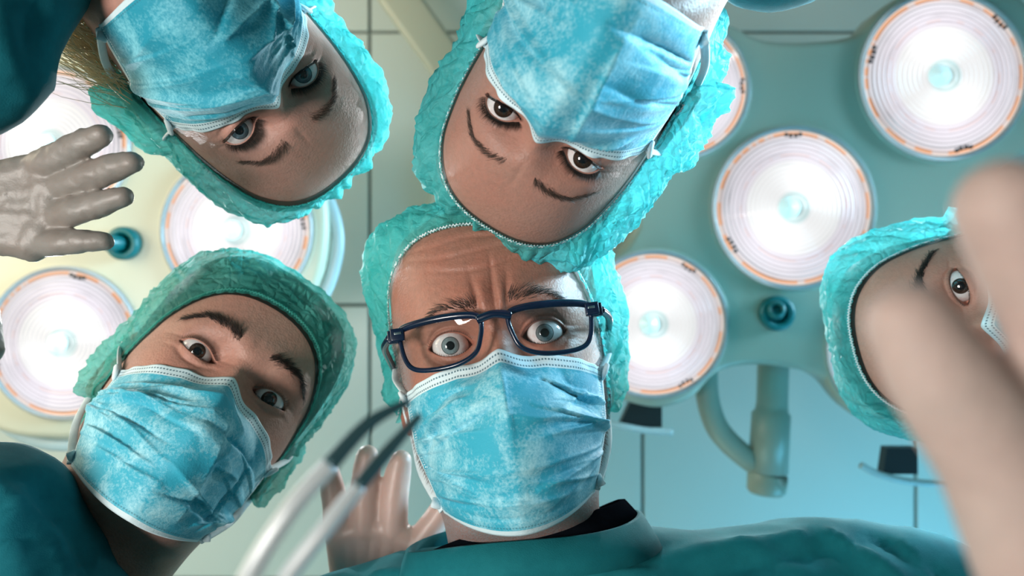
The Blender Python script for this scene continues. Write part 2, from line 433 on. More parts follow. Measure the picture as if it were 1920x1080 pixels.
def ear_mesh(s):
    """outer ear, built as a cupped shell with rolled helix, concha and lobe; s = side"""
    vs = []; nr, nc = 14, 40
    for i in range(nr):
        r = i / (nr - 1)
        for j in range(nc):
            a = 2 * math.pi * j / nc
            L = .031 * (1 + .10 * math.cos(a)); Wd = .018 * (1 - .18 * math.sin(a)) if math.sin(a) < 0 else .018 * (1 + .12 * math.sin(a))
            yy = .014 + Wd * r * math.cos(a + .12); zz = -.016 + L * r * math.sin(a)
            prof = .8 * np.interp(r, [0, .35, .55, .75, .9, 1], [-.003, .000, .0055, .003, .0080, .005])
            if math.cos(a) < -.3: prof *= .45
            out = .0725 + prof + .007 * max(0, math.cos(a)) * r
            vs.append([s * out, yy, zz])
    back = [[v[0] - s * (.0035 + .006 * 0), v[1], v[2]] for v in vs]
    f1 = grid_faces(nr, nc, True).tolist(); f2 = [[i + nr * nc for i in q[::-1]] for q in f1]
    rim = [[(nr - 1) * nc + j, (nr - 1) * nc + (j + 1) % nc, 2 * nr * nc - nc + (j + 1) % nc, 2 * nr * nc - nc + j] for j in range(nc)]
    return np.array(vs + back), f1 + f2 + rim

class Person:
    def __init__(self, R, t, sc, foot, label, q):
        self.R = np.array(R); self.t = np.array(t) + np.array([0, 0, CZ]); self.sc = sc; self.q = q
        self.root = empty('person', foot, label, 'person')
        dc = -(self.t - np.array([0, 0, CZ])) @ self.R; dc /= np.linalg.norm(dc)
        q['ez'] = RE * float(dc[2]) * q.get('follow', .62); q['gx'] = RE * float(dc[0])
        vs, fs, tone = head_mesh(q); self.hv, self.hf = vs, fs
        self.bvh = BVHTree.FromPolygons([V(v) for v in vs], fs)
        self.parts = [(vs, fs)]; self.tones = [tone]
        for s in (-1, 1):
            ev, ef = ear_mesh(s); self.parts.append((ev, ef)); tn = np.zeros((len(ev), 3)); tn[:, 0] = .7; self.tones.append(tn)
        self.rng = random.Random(q['seed'])
        av, af = join(self.parts); self.bvh_all = BVHTree.FromPolygons([V(v) for v in av], af)
    def W(self, v): return (np.asarray(v) * self.sc) @ self.R.T + self.t
    def wp(self, *p): return V(self.W(np.array([p]))[0])
    def L(self, p): return (np.asarray(p) - self.t) @ self.R / self.sc       # world -> head space
    def body(self, extra=None, m=None):
        vs, fs = join(self.parts); tone = np.concatenate(self.tones); vs = self.W(vs)
        if extra is not None:
            ev, ef = extra; fs = fs + [[i + len(vs) for i in q] for q in ef]; vs = np.concatenate([vs, ev]); tone = np.concatenate([tone, np.zeros((len(ev), 3))])
        return obj('body', vs, fs, m, self.root, tone=tone)
    def add(self, name, vs, fs, m, **kw): return obj(name, self.W(vs), fs, m, self.root, **kw)
    def front(self, x, z, off=0):
        h = self.bvh.ray_cast(V((x, -.3, z)), V((0, 1, 0)))
        return (h[0], h[1]) if h[0] else (V((x, 0, z)), V((0, -1, 0)))
    def ray_out(self, o, d):
        d = V(d).normalized(); o = V(o); h = self.bvh_all.ray_cast(o + d * .2, -d)
        return .2 - h[3] if h[0] else .08
    def ray(self, o, d):
        h = self.bvh.ray_cast(V(o), V(d).normalized()); return h[3] if h[0] else .08

    def eyes(self, m, mtarget=(0, 0, CZ)):
        for s in (-1, 1):
            c = np.array([s * EX, YE, 0]); cw = self.W(c[None])[0]
            d = np.array(mtarget) - cw; d /= np.linalg.norm(d); dl = d @ self.R     # gaze in head space
            d2 = np.array([0, -1, 0]); dl = dl * self.q.get('gaze', .8) + d2 * (1 - self.q.get('gaze', .8)); dl /= np.linalg.norm(dl)
            u = np.cross(dl, [0, 0, 1]); u /= np.linalg.norm(u); w = np.cross(u, dl)
            vs, tn = [], []
            th = np.concatenate([np.linspace(0, .6, 26), np.linspace(.64, math.pi, 26)])
            for tt in th:
                bul = .0009 * math.exp(-(tt / .42) ** 4)
                for k in range(40):
                    a = 2 * math.pi * k / 40
                    vs.append(c + (RE + bul) * (math.cos(tt) * dl + math.sin(tt) * (math.cos(a) * u + math.sin(a) * w)))
                    tn.append([min(tt / self.q.get('iris', 1.0), 1.), 0, 0])
            vs = np.array(vs); self.add('eye', vs, grid_faces(len(th), 40, True).tolist(), m, tone=np.array(tn))

    def hairs(self, name, roots, m, rad=.00022, label=None):
        """roots: list of (root, tip, bend) in head space -> tapered three-sided hairs in one mesh"""
        vs, fs = [], []
        for p, t, b in roots:
            p, t, b = np.array(p), np.array(t), np.array(b)
            ax = t - p; ln = np.linalg.norm(ax) + 1e-9; u = np.cross(ax, [.3, .9, .1]); u /= np.linalg.norm(u); w = np.cross(ax / ln, u)
            i0 = len(vs)
            for k, (f, r) in enumerate(((0, 1), (.35, .95), (.7, .6), (1, .08))):
                c = p + ax * f + b * 4 * f * (1 - f)
                for j in range(3):
                    a = 2.094 * j; vs.append(c + rad * r * (math.cos(a) * u + math.sin(a) * w))
            for k in range(3):
                for j in range(3): fs.append([i0 + k * 3 + j, i0 + k * 3 + (j + 1) % 3, i0 + (k + 1) * 3 + (j + 1) % 3, i0 + (k + 1) * 3 + j])
        return self.add(name, np.array(vs), fs, m, label=label)
    def brows(self, m, n=260, thick=.0042, arch=.004, zc=.0185, x0=.010, x1=.052, rad=.00028, ln=.0075):
        for s in (-1, 1):
            roots = []
            for i in range(n):
                t = self.rng.random(); x = x0 + (x1 - x0) * t
                zz = zc + arch * math.sin(min(1, t * 1.25) * math.pi * .72) - .004 * max(0, t - .7) / .3 * 1.6 + self.q.get('browz', {}).get(s, 0)
                th = thick * (.75 + .5 * math.sin(math.pi * min(1, t * 1.3 + .12))) * (1 - .65 * t ** 2)
                z = zz + self.rng.gauss(0, .45) * th
                p, nn = self.front(s * x, z)
                if nn.y > 0: nn = -nn
                l = ln * (.7 + .6 * self.rng.random())
                ang = math.radians(62 * (1 - t) ** 1.5 - 12 * t + self.rng.gauss(0, 9))
                d = V((s * math.cos(ang), 0, math.sin(ang))); d = (d - nn * d.dot(nn)).normalized()
                tip = p + d * l + nn * .0012
                # stay on the skin
                q_, n_ = self.front(tip.x, tip.z); tip.y = min(tip.y, q_.y - .0006)
                roots.append((p + nn * .0002, tip, nn * .0010))
            self.hairs('eyebrow', roots, m, rad)
    def lashes(self, m, n=70, ln=.007, rad=.00020):
        hu, hl = self.q['lid']; tilt = self.q.get('tilt', .08)
        for s in (-1, 1):
            roots = []
            for up, cnt, l0 in ((1, n, ln), (-1, int(n * .6), ln * .55)):
                for i in range(cnt):
                    ex = -.9 + 1.85 * (i + self.rng.random() * .6) / cnt; qq = max(0, 1 - abs(ex) ** 2.3)
                    ax = EX + (ex - .05) * .0150; z = (hu * qq ** .8 + .0004 if up > 0 else -hl * qq - .0004) + tilt * (ax - EX) + self.q.get('ez', 0)
                    p, nn = self.front(s * ax, z)
                    yy = YE - math.sqrt(max((RE + .0016) ** 2 - (ax - EX) ** 2 - z * z, 1e-6)); p = V((s * ax, min(p.y, yy), z))
                    l = l0 * (.8 + .4 * self.rng.random())
                    d = V((s * (.35 * ex + .1 * ex), -.75, .25 * up)).normalized()
                    roots.append((p, p + d * l, V((0, -.0002, -.0012 * up))))
            self.hairs('eyelashes', roots, m, rad)

    def shell(self, name, m, plane, puff, crinkle, gather, seed, edge_out=.0012, elastic=None, ruffle=.004, nphi=300, nt=80, stretch=(1, 1, 1), pole=(0, .30, .95), lumpy=.5, label=None, ex=0.0, tx=0.0, ears=True):
        O = np.array([0, .012, .02]); P = np.array(pole); P = P / np.linalg.norm(P)
        X = np.array([1., 0, 0]); T = np.cross(P, X); T /= np.linalg.norm(T)
        a_, b_ = plane
        ts = np.concatenate([np.linspace(0.02, .8, int(nt * .6)), np.linspace(.81, 1.0, int(nt * .3)), np.linspace(1.006, 1.02, 4)])
        vs = np.zeros((len(ts), nphi, 3)); edge = []
        for j in range(nphi):
            ph = 2 * math.pi * j / nphi; hd = math.cos(ph) * X + math.sin(ph) * T
            lo, hi = .2, 2.7
            for _ in range(16):
                mid = (lo + hi) / 2; d = math.cos(mid) * P + math.sin(mid) * hd; h = O + d * self.ray(O, d)
                if h[2] - a_ - b_ * h[1] - ex * abs(h[0]) - tx * h[0] > 0: lo = mid
                else: hi = mid
            te = lo + .006 * math.sin(ph * 3 + seed) + .004 * noise.noise(V((math.cos(ph) * 4, math.sin(ph) * 4, seed)))
            pf1 = puff(hd, ph); pc = puff(np.array([0, .3, .95]), 0) * .6
            for i, t in enumerate(ts):
                th = te * t; d = math.cos(th) * P + math.sin(th) * hd; r = self.ray_out(O, d) if ears else self.ray(O, d); p = O + d * r
                tt = min(t, 1.0)
                pf = pc + (pf1 - pc) * float(sstep(np.array(t), 0, .55))
                base = pf * max(0, math.sin(math.pi * tt ** 1.25 * .985)) ** .75 if tt > .42 else pf * max(.0, math.sin(math.pi * .42 ** 1.25)) ** .75 * (0.85 + .15 * tt / .42)
                fade = sstep(1 - tt, 0, .10)
                sp = p * np.array(stretch)
                cr = (ridged(sp, 30, seed) ** 3 * .55 + ridged(sp, 66, seed + 7) ** 3 * .45 + ridged(sp, 130, seed + 3) ** 3 * .25)
                lump = noise.noise(V(tuple(sp * 16 + seed)))
                ga = math.sin(ph * 58 + 3 * noise.noise(V((ph * 3, seed, 0)))) * tt ** 5
                ga2 = noise.noise(V((math.cos(ph) * 9, math.sin(ph) * 9, seed + tt * 1.5))) * tt ** 2
                o = base + fade * (crinkle * (cr - .15) * (.35 + .65 * tt) + lumpy * pf * lump + gather * (ga * .20 + ga2)) + edge_out
                o = max(o, edge_out * .8 + .0025 * float(fade))
                if t > 1: o = edge_out + ruffle * (t - 1) / .02 * (1 + .5 * math.sin(ph * 90 + seed))
                vs[i, j] = p + d * o
                if i == int(nt * .6) + int(nt * .3) - 1: edge.append(p + d * (edge_out + .0012))
        vv = vs.reshape(-1, 3)
        fs = grid_faces(len(ts), nphi, True).tolist(); fs.append(list(range(nphi))[::-1])
        o = self.add(name, vv, fs, m, label=label)
        if elastic:
            e = np.array(edge); e = np.repeat(e, 2, 0)
            e = (e + np.roll(e, -1, 0)) / 2
            n = len(e); zig = np.array([(.0009 if k % 2 else -.0009) for k in range(n)])
            e2 = e + np.outer(zig, np.array([0, .3, .95])) * 1
            tv, tf = tube(e2, .00085, 5, closed=True)
            obj('elastic_edge', self.W(tv), tf, elastic, o)
        return o

    def mask(self, m, seed, zt=-.010, corner=-.034, zb=-.124, W=(.064, .068, .050), peak=1.0, creases=16, amp=.0054, loopm=LOOP, top_bulge=0., loops=True, hand=()):
        nr, nc = 110, 150; rng = random.Random(seed)
        cl = []
        for i in range(creases):
            s0 = rng.choice((-1, 1)) * rng.uniform(.55, .98); t0 = rng.uniform(.15, .9)
            s1 = s0 * rng.uniform(-.15, .45); t1 = t0 + rng.uniform(-.22, .22)
            cl.append((s0, t0, s1, t1, rng.choice((1, 1, -1)) * amp * rng.uniform(.4, 1.1), rng.uniform(.010, .026)))
        for h in hand: cl.append((h[0], h[1], h[2], h[3], h[4] * 1.5, h[5]))
        vs = np.zeros((nr, nc, 3)); uv = np.zeros((nr, nc, 2))
        for i in range(nr):
            t = i / (nr - 1)
            Wt = np.interp(t, [0, .12, .45, .8, 1], [W[0], W[0] + .001, W[1], (W[1] + W[2]) / 2, W[2]])
            for j in range(nc):
                s = -1 + 2 * j / (nc - 1)
                th = s * 1.45; u = math.sin(th) / math.sin(1.45); au = abs(u); x = Wt * u
                z0 = zt + (corner - zt) * (au ** 1.25) - .0025 * math.sin(math.pi * min(1, au * 2.2)) * (au < .46)
                z1 = zb + .018 * au ** 2
                z = z0 + (z1 - z0) * (t + .03 * math.sin(2 * math.pi * t) * 0)
                pk = np.interp(t, [0, .10, .28, .42, .6, .8, .93, 1], [-.1045, -.112, -.1245, -.128, -.1235, -.116, -.107, -.100])
                pk = .012 + (pk - .012) * peak
                ys = np.interp(t, [0, .4, 1], [-.040, -.030, -.045])
                tent = max(0, 1 - au ** 1.55) ** .80
                y = ys + (pk - ys) * tent
                # keep outside the face, cling to it along the nose wire
                oz = z; O = V((0, .01, oz)); d = V((x, y - .01, 0)); r = d.length; d.normalize()
                h = self.bvh.ray_cast(O, d); fr = h[3] if h[0] else .06
                cling = 1 - sstep(t, 0.0, .22)
                rr = (fr + .0018) * cling + max(r, fr + .0018) * (1 - cling)
                rr = max(rr, fr + .0015)
                ecl = sstep(au, .93, 1.0) * .8
                rr = rr * (1 - ecl) + (fr + .0025) * ecl
                # creases
                dp = 0
                for (a0, b0, a1, b1, am, w) in cl:
                    vx, vy = a1 - a0, (b1 - b0); L2 = vx * vx + vy * vy; k = max(0, min(1, ((s - a0) * vx + (t - b0) * vy) / L2))
                    dx, dy = s - a0 - k * vx, t - b0 - k * vy; dd = math.hypot(dx, dy * .8)
                    side = 1 if (vx * (t - b0) - vy * (s - a0)) > 0 else .45
                    dp += am * math.exp(-dd / (w * (1.9 if side == 1 else .45))) * (math.sin(math.pi * (.12 + .80 * k)))
                edgef = sstep(np.array(min(t, 1 - t) * 2), .10, .35) * sstep(np.array(1 - abs(s)), .0, .12)
                lf = noise.noise(V((x * 22 + seed, z * 22, seed))) * .0055 + noise.noise(V((x * 60 + seed, z * 60, seed + 5))) * .0012
                pleat = 0
                for pt in (.30, .50, .70):
                    pleat += .0016 * sstep(au, .15, .8) * (np.interp(t - pt, [-.08, 0, .012, .03], [0, 1, -.2, 0]))
                wav = .0006 * math.sin(s * 30 + seed) * (1 - sstep(np.array(t), 0, .1))
                rr += float(edgef) * (dp + lf + pleat) + wav
                rr = max(rr, fr + .0012)
                p = O + d * rr
                vs[i, j] = (p.x, p.y, p.z); uv[i, j] = (s * .5 + .5, t)
        fs = grid_faces(nr, nc).tolist()
        o = self.add('surgical_mask', vs.reshape(-1, 3), fs, m, uv=uv.reshape(-1, 2))
        sd = o.modifiers.new('thickness', 'SOLIDIFY'); sd.thickness = .0012; sd.offset = 1
        if loops:
            for s in (-1, 1):
                j = nc - 1 if s > 0 else 0
                a = vs[1, j]; b = vs[nr - 4, j]
                e = np.array([s * .0795, .012, .004]); e2 = np.array([s * .0800, .026, -.020]); e3 = np.array([s * .074, .018, -.050])
                for nm, pts in (('ear_loop', [a + (0, -.001, 0), a * .45 + e * .55 + (s * .004, 0, 0), e, e2, e3, b * .5 + e3 * .5 + (s * .004, 0, 0), b]),):
                    tv, tf = tube(catmull(pts, 10), .0030, 8, flat=.35)
                    obj(nm, self.W(tv), tf, loopm, o)
                # the welded tabs where the loop joins the mask
                for c0, c1 in ((a, vs[9, j]), (b, vs[nr - 14, j])):
                    bx = tube(catmull([c0 + (s * .004, 0, .002), (c0 + c1) / 2 + (s * .0015, -.002, 0), c1 + (s * .0005, 0, 0)], 5), [.0045, .005, .003], 8, flat=.4)
                    obj('loop_tab', self.W(bx[0]), bx[1], loopm, o)
        return o

def hand_caps(w, palm, fingers, thumb, rp=.013):
    """capsules of one hand. w = wrist, palm = mcp joints are fingers[i][0]; fingers = lists of joints with radii"""
    c = []
    mc = [f[0] for f in fingers]
    for f in fingers:
        for a, b in zip(f[:-1], f[1:]): c.append((a, b))
    for a, b in zip(mc[:-1], mc[1:]): c.append(((a[0], rp), (b[0], rp)))
    for k, a in enumerate(mc): c.append(((a[0], rp * .95), (w[0] + (a[0] - mc[len(mc) // 2][0]) * .35, rp * 1.15)))
    for i in range(len(mc) - 1):
        m1 = (mc[i][0] + mc[i + 1][0]) / 2; c.append(((m1, rp * .9), (w[0] + (m1 - mc[len(mc) // 2][0]) * .35, rp * 1.2)))
    for a, b in zip(thumb[:-1], thumb[1:]): c.append((a, b))
    c.append(((thumb[0][0], rp * 1.1), (mc[0][0], rp * .9)))
    return c

def cloth(name, caps, m, parent, voxel=.007, folds=(), fold_amp=.006, seed=0, label=None, smooth=10, stretch=(1, 1, 1), fscale=9):
    co, nr, fs = blob(caps, voxel, smooth)
    out = co.copy(); rel = co - np.array([0, 0, CZ]); pr = np.stack([rel[:, 0] / rel[:, 2] * F + 960, rel[:, 1] / rel[:, 2] * F + 540], 1)
    def snap(a):
        d = np.hypot(pr[:, 0] - a[0], pr[:, 1] - a[1]); k = np.where((d < max(30, d.min() + 5)) & (rel[:, 2] > .1))[0]
        return co[k[np.argmin(rel[k, 2])]]
    folds = [(snap(a), snap(b), am, w) for a, b, am, w in folds]
    for i in range(len(co)):
        p = co[i] * np.array(stretch)
        d = fold_amp * (ridged(p, fscale, seed) * .6 + ridged(p, fscale * 2.3, seed + 3) * .25 - .25)
        for (a, b, am, w) in folds:
            ab = b - a; k = max(0, min(1, np.dot(co[i] - a, ab) / np.dot(ab, ab))); dd = np.linalg.norm(co[i] - a - ab * k)
            if dd < w * 5: d += am * math.exp(-dd / w) * math.sin(math.pi * (.15 + .7 * k))
        out[i] = co[i] + nr[i] * d
    return obj(name, out, fs, m, parent, label=label)
def legs(parent, pel, foot, m, mshoe):
    """trousers and shoes under the top, outside the frame"""
    pel = V(pel); caps = []
    side = V((-(pel.y), pel.x, 0)).normalized() * .10
    for s in (-1, 1):
        f = V(foot) + side * s * 1.1; f.z = .10; kn = (pel + side * s + f) / 2; 
        caps += [((pel + side * s * .8, .105), (kn, .075)), ((kn, .075), (f, .062))]
    caps.append(((pel + side * .6, .12), (pel - side * .6, .12)))
    co, nr, fs = blob(caps, .02, 4); obj('trousers', co, fs, m, parent)
    toward = (V((0, 0, 0)) - V((pel.x, pel.y, 0))).normalized()
    for s in (-1, 1):
        f = V(foot) + side * s * 1.1; f.z = .045
        co, nr, fs = blob([((f - toward * .05, .042), (f + toward * .10, .042)), ((f + toward * .1, .042), (f + toward * .17, .034)), ((f - toward * .04 + V((0, 0, .05)), .045), (f, .042))], .012, 3)
        co[:, 2] = np.maximum(co[:, 2], 0.002); obj('shoe', co, fs, mshoe, parent)
SHOE = simple('white_clog_rubber', (.6, .62, .62), .5)

# ------------------------------------------------------------------ the room
CD = 1.75; CEIL = CZ + CD
def struct(name, vs, fs, m, smooth=False):
    o = obj(name, vs, fs, m, None, smooth); o['kind'] = 'structure'; return o
PAINT = simple('cream_wall_paint', (.55, .60, .55), .7, sc=3, var=.03)
PANEL = simple('satin_ceiling_panel', (.66, .72, .66), .38, sc=2, var=.02)
JOINT = simple('ceiling_joint_grey', (.20, .24, .22), .8)
FLOORM = simple('grey_vinyl_floor', (.28, .36, .36), .5, sc=12)
X0, X1, Y0, Y1 = -2.72, 2.70, -2.38, 2.44
struct('floor', *box(((X0 + X1) / 2, (Y0 + Y1) / 2, -.05), (X1 - X0 + .2, Y1 - Y0 + .2, .1)), FLOORM)
ceil = struct('ceiling', *box(((X0 + X1) / 2, (Y0 + Y1) / 2, CEIL + .062), (X1 - X0 + .2, Y1 - Y0 + .2, .1)), JOINT)
struct('wall_left', *box((X0 - .05, (Y0 + Y1) / 2, CEIL / 2), (.1, Y1 - Y0 + .2, CEIL)), PAINT)
struct('wall_right', *box((X1 + .05, (Y0 + Y1) / 2, CEIL / 2), (.1, Y1 - Y0 + .2, CEIL)), PAINT)
struct('wall_back', *box(((X0 + X1) / 2, Y0 - .05, CEIL / 2), (X1 - X0, .1, CEIL)), PAINT)
struct('wall_front', *box(((X0 + X1) / 2, Y1 + .05, CEIL / 2), (X1 - X0, .1, CEIL)), PAINT)
# square metal ceiling panels, 60 cm, joints recessed
S = .60; gx = (693 - 960) / F * CD; gy = (60 - 540) / F * CD
pv, pf = box((0, 0, 0), (S - .007, S - .007, .012), .0022)
pme = bpy.data.meshes.new('ceiling_panel'); pme.from_pydata(pv.tolist(), [], pf); pme.materials.append(PANEL)
for i in range(-4, 5):
    for j in range(-3, 5):
        o = bpy.data.objects.new('ceiling_panel', pme); COL.objects.link(o); o.parent = ceil
        o.location = (gx + S * (i + .5), gy + S * (j + .5), CEIL + .006)

# ------------------------------------------------------------------ surgical lights
def lamp_paint(name, c): return simple(name, c, .35, sc=6, var=.03)
PAINT_R = lamp_paint('sage_lamp_enamel', (.32, .37, .31)); PAINT_L = lamp_paint('cream_lamp_enamel', (.56, .56, .44))
TEAL_PL = simple('teal_plastic', (.0, .13, .14), .35); BLACK_PL = simple('black_plastic', (.01, .012, .014), .4)
CHROME = simple('brushed_steel', (.55, .62, .66), .22, 1.0); STEELW = simple('pale_grey_rail', (.42, .55, .58), .35)
def lens_mat():
    m, nt, b = mat('lit_prism_lens'); out = nt.nodes['Material Output']
    uv = nt.nodes.new('ShaderNodeUVMap'); uv.uv_map = 'UVMap'
    sx = nt.nodes.new('ShaderNodeSeparateXYZ'); nt.links.new(uv.outputs[0], sx.inputs[0])
    r, a = sx.outputs[0], sx.outputs[1]
    col = ramp(nt, r, [(0, (.50, .72, .72)), (.07, (.62, .82, .80)), (.10, (.42, .62, .62)), (.13, (.80, .95, .95)), (.17, (.60, .80, .80)), (.22, (1, 1, 1)),
                       (.55, (1.0, 1.0, 1.0)), (.62, (.90, .84, .92)), (.80, (.90, .86, .93)), (.86, (.82, .80, .86)), (.90, (.86, .74, .74)), (.945, (.92, .78, .70)), (.96, (.40, .48, .54)), (1, (.62, .74, .80))])
    ring = mth(nt, 'SINE', mth(nt, 'MULTIPLY', r, 120))
    ring = mth(nt, 'MULTIPLY_ADD', ring, .5, .5)
    # beads along each prism ring
    bead = mth(nt, 'SINE', mth(nt, 'MULTIPLY', a, 6.2832 * 150)); bead = mth(nt, 'MULTIPLY_ADD', bead, .5, .5)
    cx = nt.nodes.new('ShaderNodeCombineXYZ'); nt.links.new(mth(nt, 'MULTIPLY', r, 9), cx.inputs[0]); nt.links.new(mth(nt, 'MULTIPLY', a, 14), cx.inputs[1])
    nz = mth(nt, 'MULTIPLY_ADD', mth(nt, 'COSINE', mth(nt, 'MULTIPLY_ADD', a, 6.2832 * 2, 1.0)), .5, .5)
    ca = nt.nodes.new('ShaderNodeCombineXYZ'); nt.links.new(mth(nt, 'MULTIPLY', mth(nt, 'SINE', mth(nt, 'MULTIPLY', a, 6.2832)), 3.2), ca.inputs[0]); nt.links.new(mth(nt, 'MULTIPLY', mth(nt, 'COSINE', mth(nt, 'MULTIPLY', a, 6.2832)), 3.2), ca.inputs[1])
    na = noise_t(nt, 1.0, 2, .5, ca.outputs[0])
    org = mth(nt, 'MULTIPLY', mth(nt, 'LESS_THAN', mth(nt, 'ABSOLUTE', mth(nt, 'SUBTRACT', r, .915)), .022), mth(nt, 'GREATER_THAN', na, .47))
    col = mix(nt, mth(nt, 'MULTIPLY', org, .8), col, (1.0, .42, .16))
    org2 = mth(nt, 'MULTIPLY', mth(nt, 'LESS_THAN', mth(nt, 'ABSOLUTE', mth(nt, 'SUBTRACT', r, .655)), .006), mth(nt, 'GREATER_THAN', na, .5))
    col = mix(nt, mth(nt, 'MULTIPLY', org2, .5), col, (.9, .45, .3))
    cy = nt.nodes.new('ShaderNodeCombineXYZ'); nt.links.new(mth(nt, 'MULTIPLY', r, 46), cy.inputs[0]); nt.links.new(mth(nt, 'MULTIPLY', a, 6), cy.inputs[1])
    nr_ = noise_t(nt, 1.0, 2, .6, cy.outputs[0])
    outer = mth(nt, 'MULTIPLY_ADD', r, 2.2, -.9, True)
    dk = mth(nt, 'MULTIPLY', mth(nt, 'MULTIPLY', mth(nt, 'POWER', ring, 3), outer), .62)
    dk = mth(nt, 'ADD', dk, mth(nt, 'MULTIPLY', mth(nt, 'MULTIPLY', bead, ring), .12))
    dk = mth(nt, 'ADD', dk, mth(nt, 'MULTIPLY', mth(nt, 'MULTIPLY_ADD', nr_, 6, -3.3, True), mth(nt, 'MULTIPLY', outer, .45)))
    st = mth(nt, 'SUBTRACT', 1.10, dk); st = mth(nt, 'MULTIPLY', st, mth(nt, 'MULTIPLY_ADD', nz, .28, .86))
    em = nt.nodes.new('ShaderNodeEmission'); nt.links.new(col, em.inputs[0]); nt.links.new(st, em.inputs[1])
    gl = nt.nodes.new('ShaderNodeBsdfGlossy'); gl.inputs['Roughness'].default_value = .12
    ms = nt.nodes.new('ShaderNodeMixShader'); ms.inputs[0].default_value = .06
    nt.links.new(em.outputs[0], ms.inputs[1]); nt.links.new(gl.outputs[0], ms.inputs[2]); nt.links.new(ms.outputs[0], out.inputs[0])
    return m
LENS = lens_mat()
def core_mat():
    m, nt, b = mat('bulb_shield'); b.inputs['Base Color'].default_value = (.6, .78, .78, 1); b.inputs['Roughness'].default_value = .15
    b.inputs['Emission Color'].default_value = (.70, .88, .88, 1); b.inputs['Emission Strength'].default_value = .55
    return m
CORE = core_mat()
GLASSR = simple('clear_rim_polycarbonate', (.62, .70, .74), .12, 0.0, **{'Transmission Weight': .55})
def pod(parent, px, py, rpx, d, rot, paint):
    c = at(px, py, d); R = rpx / F * d; k = R
    # housing ring of the pod
    prof = [(k * 1.00, .0), (k * 1.035, -.002), (k * 1.06, .003), (k * 1.075, .012), (k * 1.07, .03), (k * .6, .05), (0.001, .055)]
    hv, hf = lathe([(a, b) for a, b in prof], 72, c, (0, 0, 1)); obj('pod_housing', hv, hf, paint, parent)
    # prism lens with concentric steps, real relief
    rs = []; n = 34
    prof = [(.0005, -.0045)]
    for i in range(1, n):
        r = i / n; step = .0012 if i % 2 else 0
        prof.append((k * (r - .004), -.004 + .003 * r * r - step)); prof.append((k * (r + .004), -.004 + .003 * r * r - (0 if i % 2 else .0012)))
    prof.append((k * .985, .001))
    seg = 96; vs, uv = [], []
    for r, z in prof:
        for s in range(seg + 1):
            a = 2 * math.pi * s / seg; vs.append([c.x + r * math.cos(a), c.y + r * math.sin(a), c.z + z]); uv.append([r / k, s / seg + rot])
    lens = obj('lens', vs, grid_faces(len(prof), seg + 1).tolist(), LENS, parent, uv=uv)
    tv, tf = lathe([(k * .955, -.002), (k * .965, -.006), (k * .985, -.008), (k * 1.005, -.006), (k * 1.01, 0), (k * .96, 0)], 96, c)
    obj('lens_rim', tv, tf[:-2], GLASSR, lens)
    prof = [(k * .005, -.0105), (k * .045, -.0105), (k * .05, -.009), (k * .085, -.009), (k * .09, -.0065), (k * .13, -.0062), (k * .135, -.004)]
    bv, bf = lathe(prof, 40, (c.x - k * .06, c.y, c.z)); obj('bulb_shield', bv, bf, CORE, lens)
    l = bpy.data.lights.new('bulb', 'SPOT'); l.energy = 6; l.spot_size = 2.2; l.spot_blend = .6; l.shadow_soft_size = .003; l.color = (.93, .98, 1.0)
    lo = bpy.data.objects.new('bulb_light', l); COL.objects.link(lo); lo.location = (c.x, c.y, c.z - .016); lo.parent = None
    for q in range(3):                                             # dark spring clips inside the rim
        a0 = rot * 6.28 + q * 2.094
        parts = []
        for dd in (-.09, -.03, .04, .10):
            a = a0 + dd; rr = k * (.90 if abs(dd) > .05 else .885)
            parts.append(box((c.x + rr * math.cos(a), c.y + rr * math.sin(a), c.z - .006), (k * .045, k * .035, .004), .0006, Matrix.Rotation(a, 3, 'Z')))
        cv, cf = join(parts); obj('spring_clip', cv, cf, BLACK_PL, lens)
def plate(name, pts, d, th, paint, parent, bev=.012):
    P2 = catmull([(at(x, y, d).x, at(x, y, d).y, 0) for x, y in pts], 10, True)[:, :2]
    T = np.roll(P2, -1, 0) - np.roll(P2, 1, 0); T /= np.linalg.norm(T, axis=1)[:, None]; Nn = np.stack([T[:, 1], -T[:, 0]], 1)
    ar = np.sum(P2[:, 0] * np.roll(P2[:, 1], -1) - np.roll(P2[:, 0], -1) * P2[:, 1])
    if ar < 0: Nn = -Nn
    rings = []
    for k in range(6):
        a = k / 5 * math.pi / 2; rings.append((-bev * (1 - math.sin(a)), -bev * math.cos(a)))
    rings = [(o, z) for o, z in rings] + [(0, th), (-bev, th + bev)]
    vs = []
    for o, z in rings:
        for p, n in zip(P2, Nn): q = p + n * o; vs.append([q[0], q[1], CZ + d + z])
    n = len(P2); fs = grid_faces(len(rings), n, True).tolist() + [list(range(n))[::-1], list(range((len(rings) - 1) * n, len(rings) * n))]
    return obj(name, vs, fs, paint, parent)
def handle(parent, px, py, d, flip, s=1.0):
    """black bracket carrying a grey grab rail"""
    b = at(px, py, d); w = .046 * s
    pts = [(-.5, 0), (.5, 0), (.5, .85), (-.62 if flip else -.9, .85)]
    vs = [[b.x + p[0] * w, b.y + p[1] * w, b.z + z] for z in (0, .02) for p in pts]
    obj('handle_bracket', vs, [[0, 1, 2, 3], [7, 6, 5, 4], [0, 4, 5, 1], [1, 5, 6, 2], [2, 6, 7, 3], [3, 7, 4, 0]], BLACK_PL, parent, smooth=False)
    L = .062 * s
    pts = [b + V((-L * 1.1, w * .66, .004)), b + V((-L * .6, w * .80, 0)), b + V((0, w * .95, 0)), b + V((L * .62, w * 1.0, 0))] if not flip else [b + V((-L, w * .55, 0)), b + V((-L * .5, w * .88, 0)), b + V((L * .4, w * 1.12, 0)), b + V((L * 1.7, w * 1.15, 0))]
    tv, tf = tube(catmull(pts, 8), .0052 * s, 12); obj('grab_rail', tv, tf, STEELW, parent)
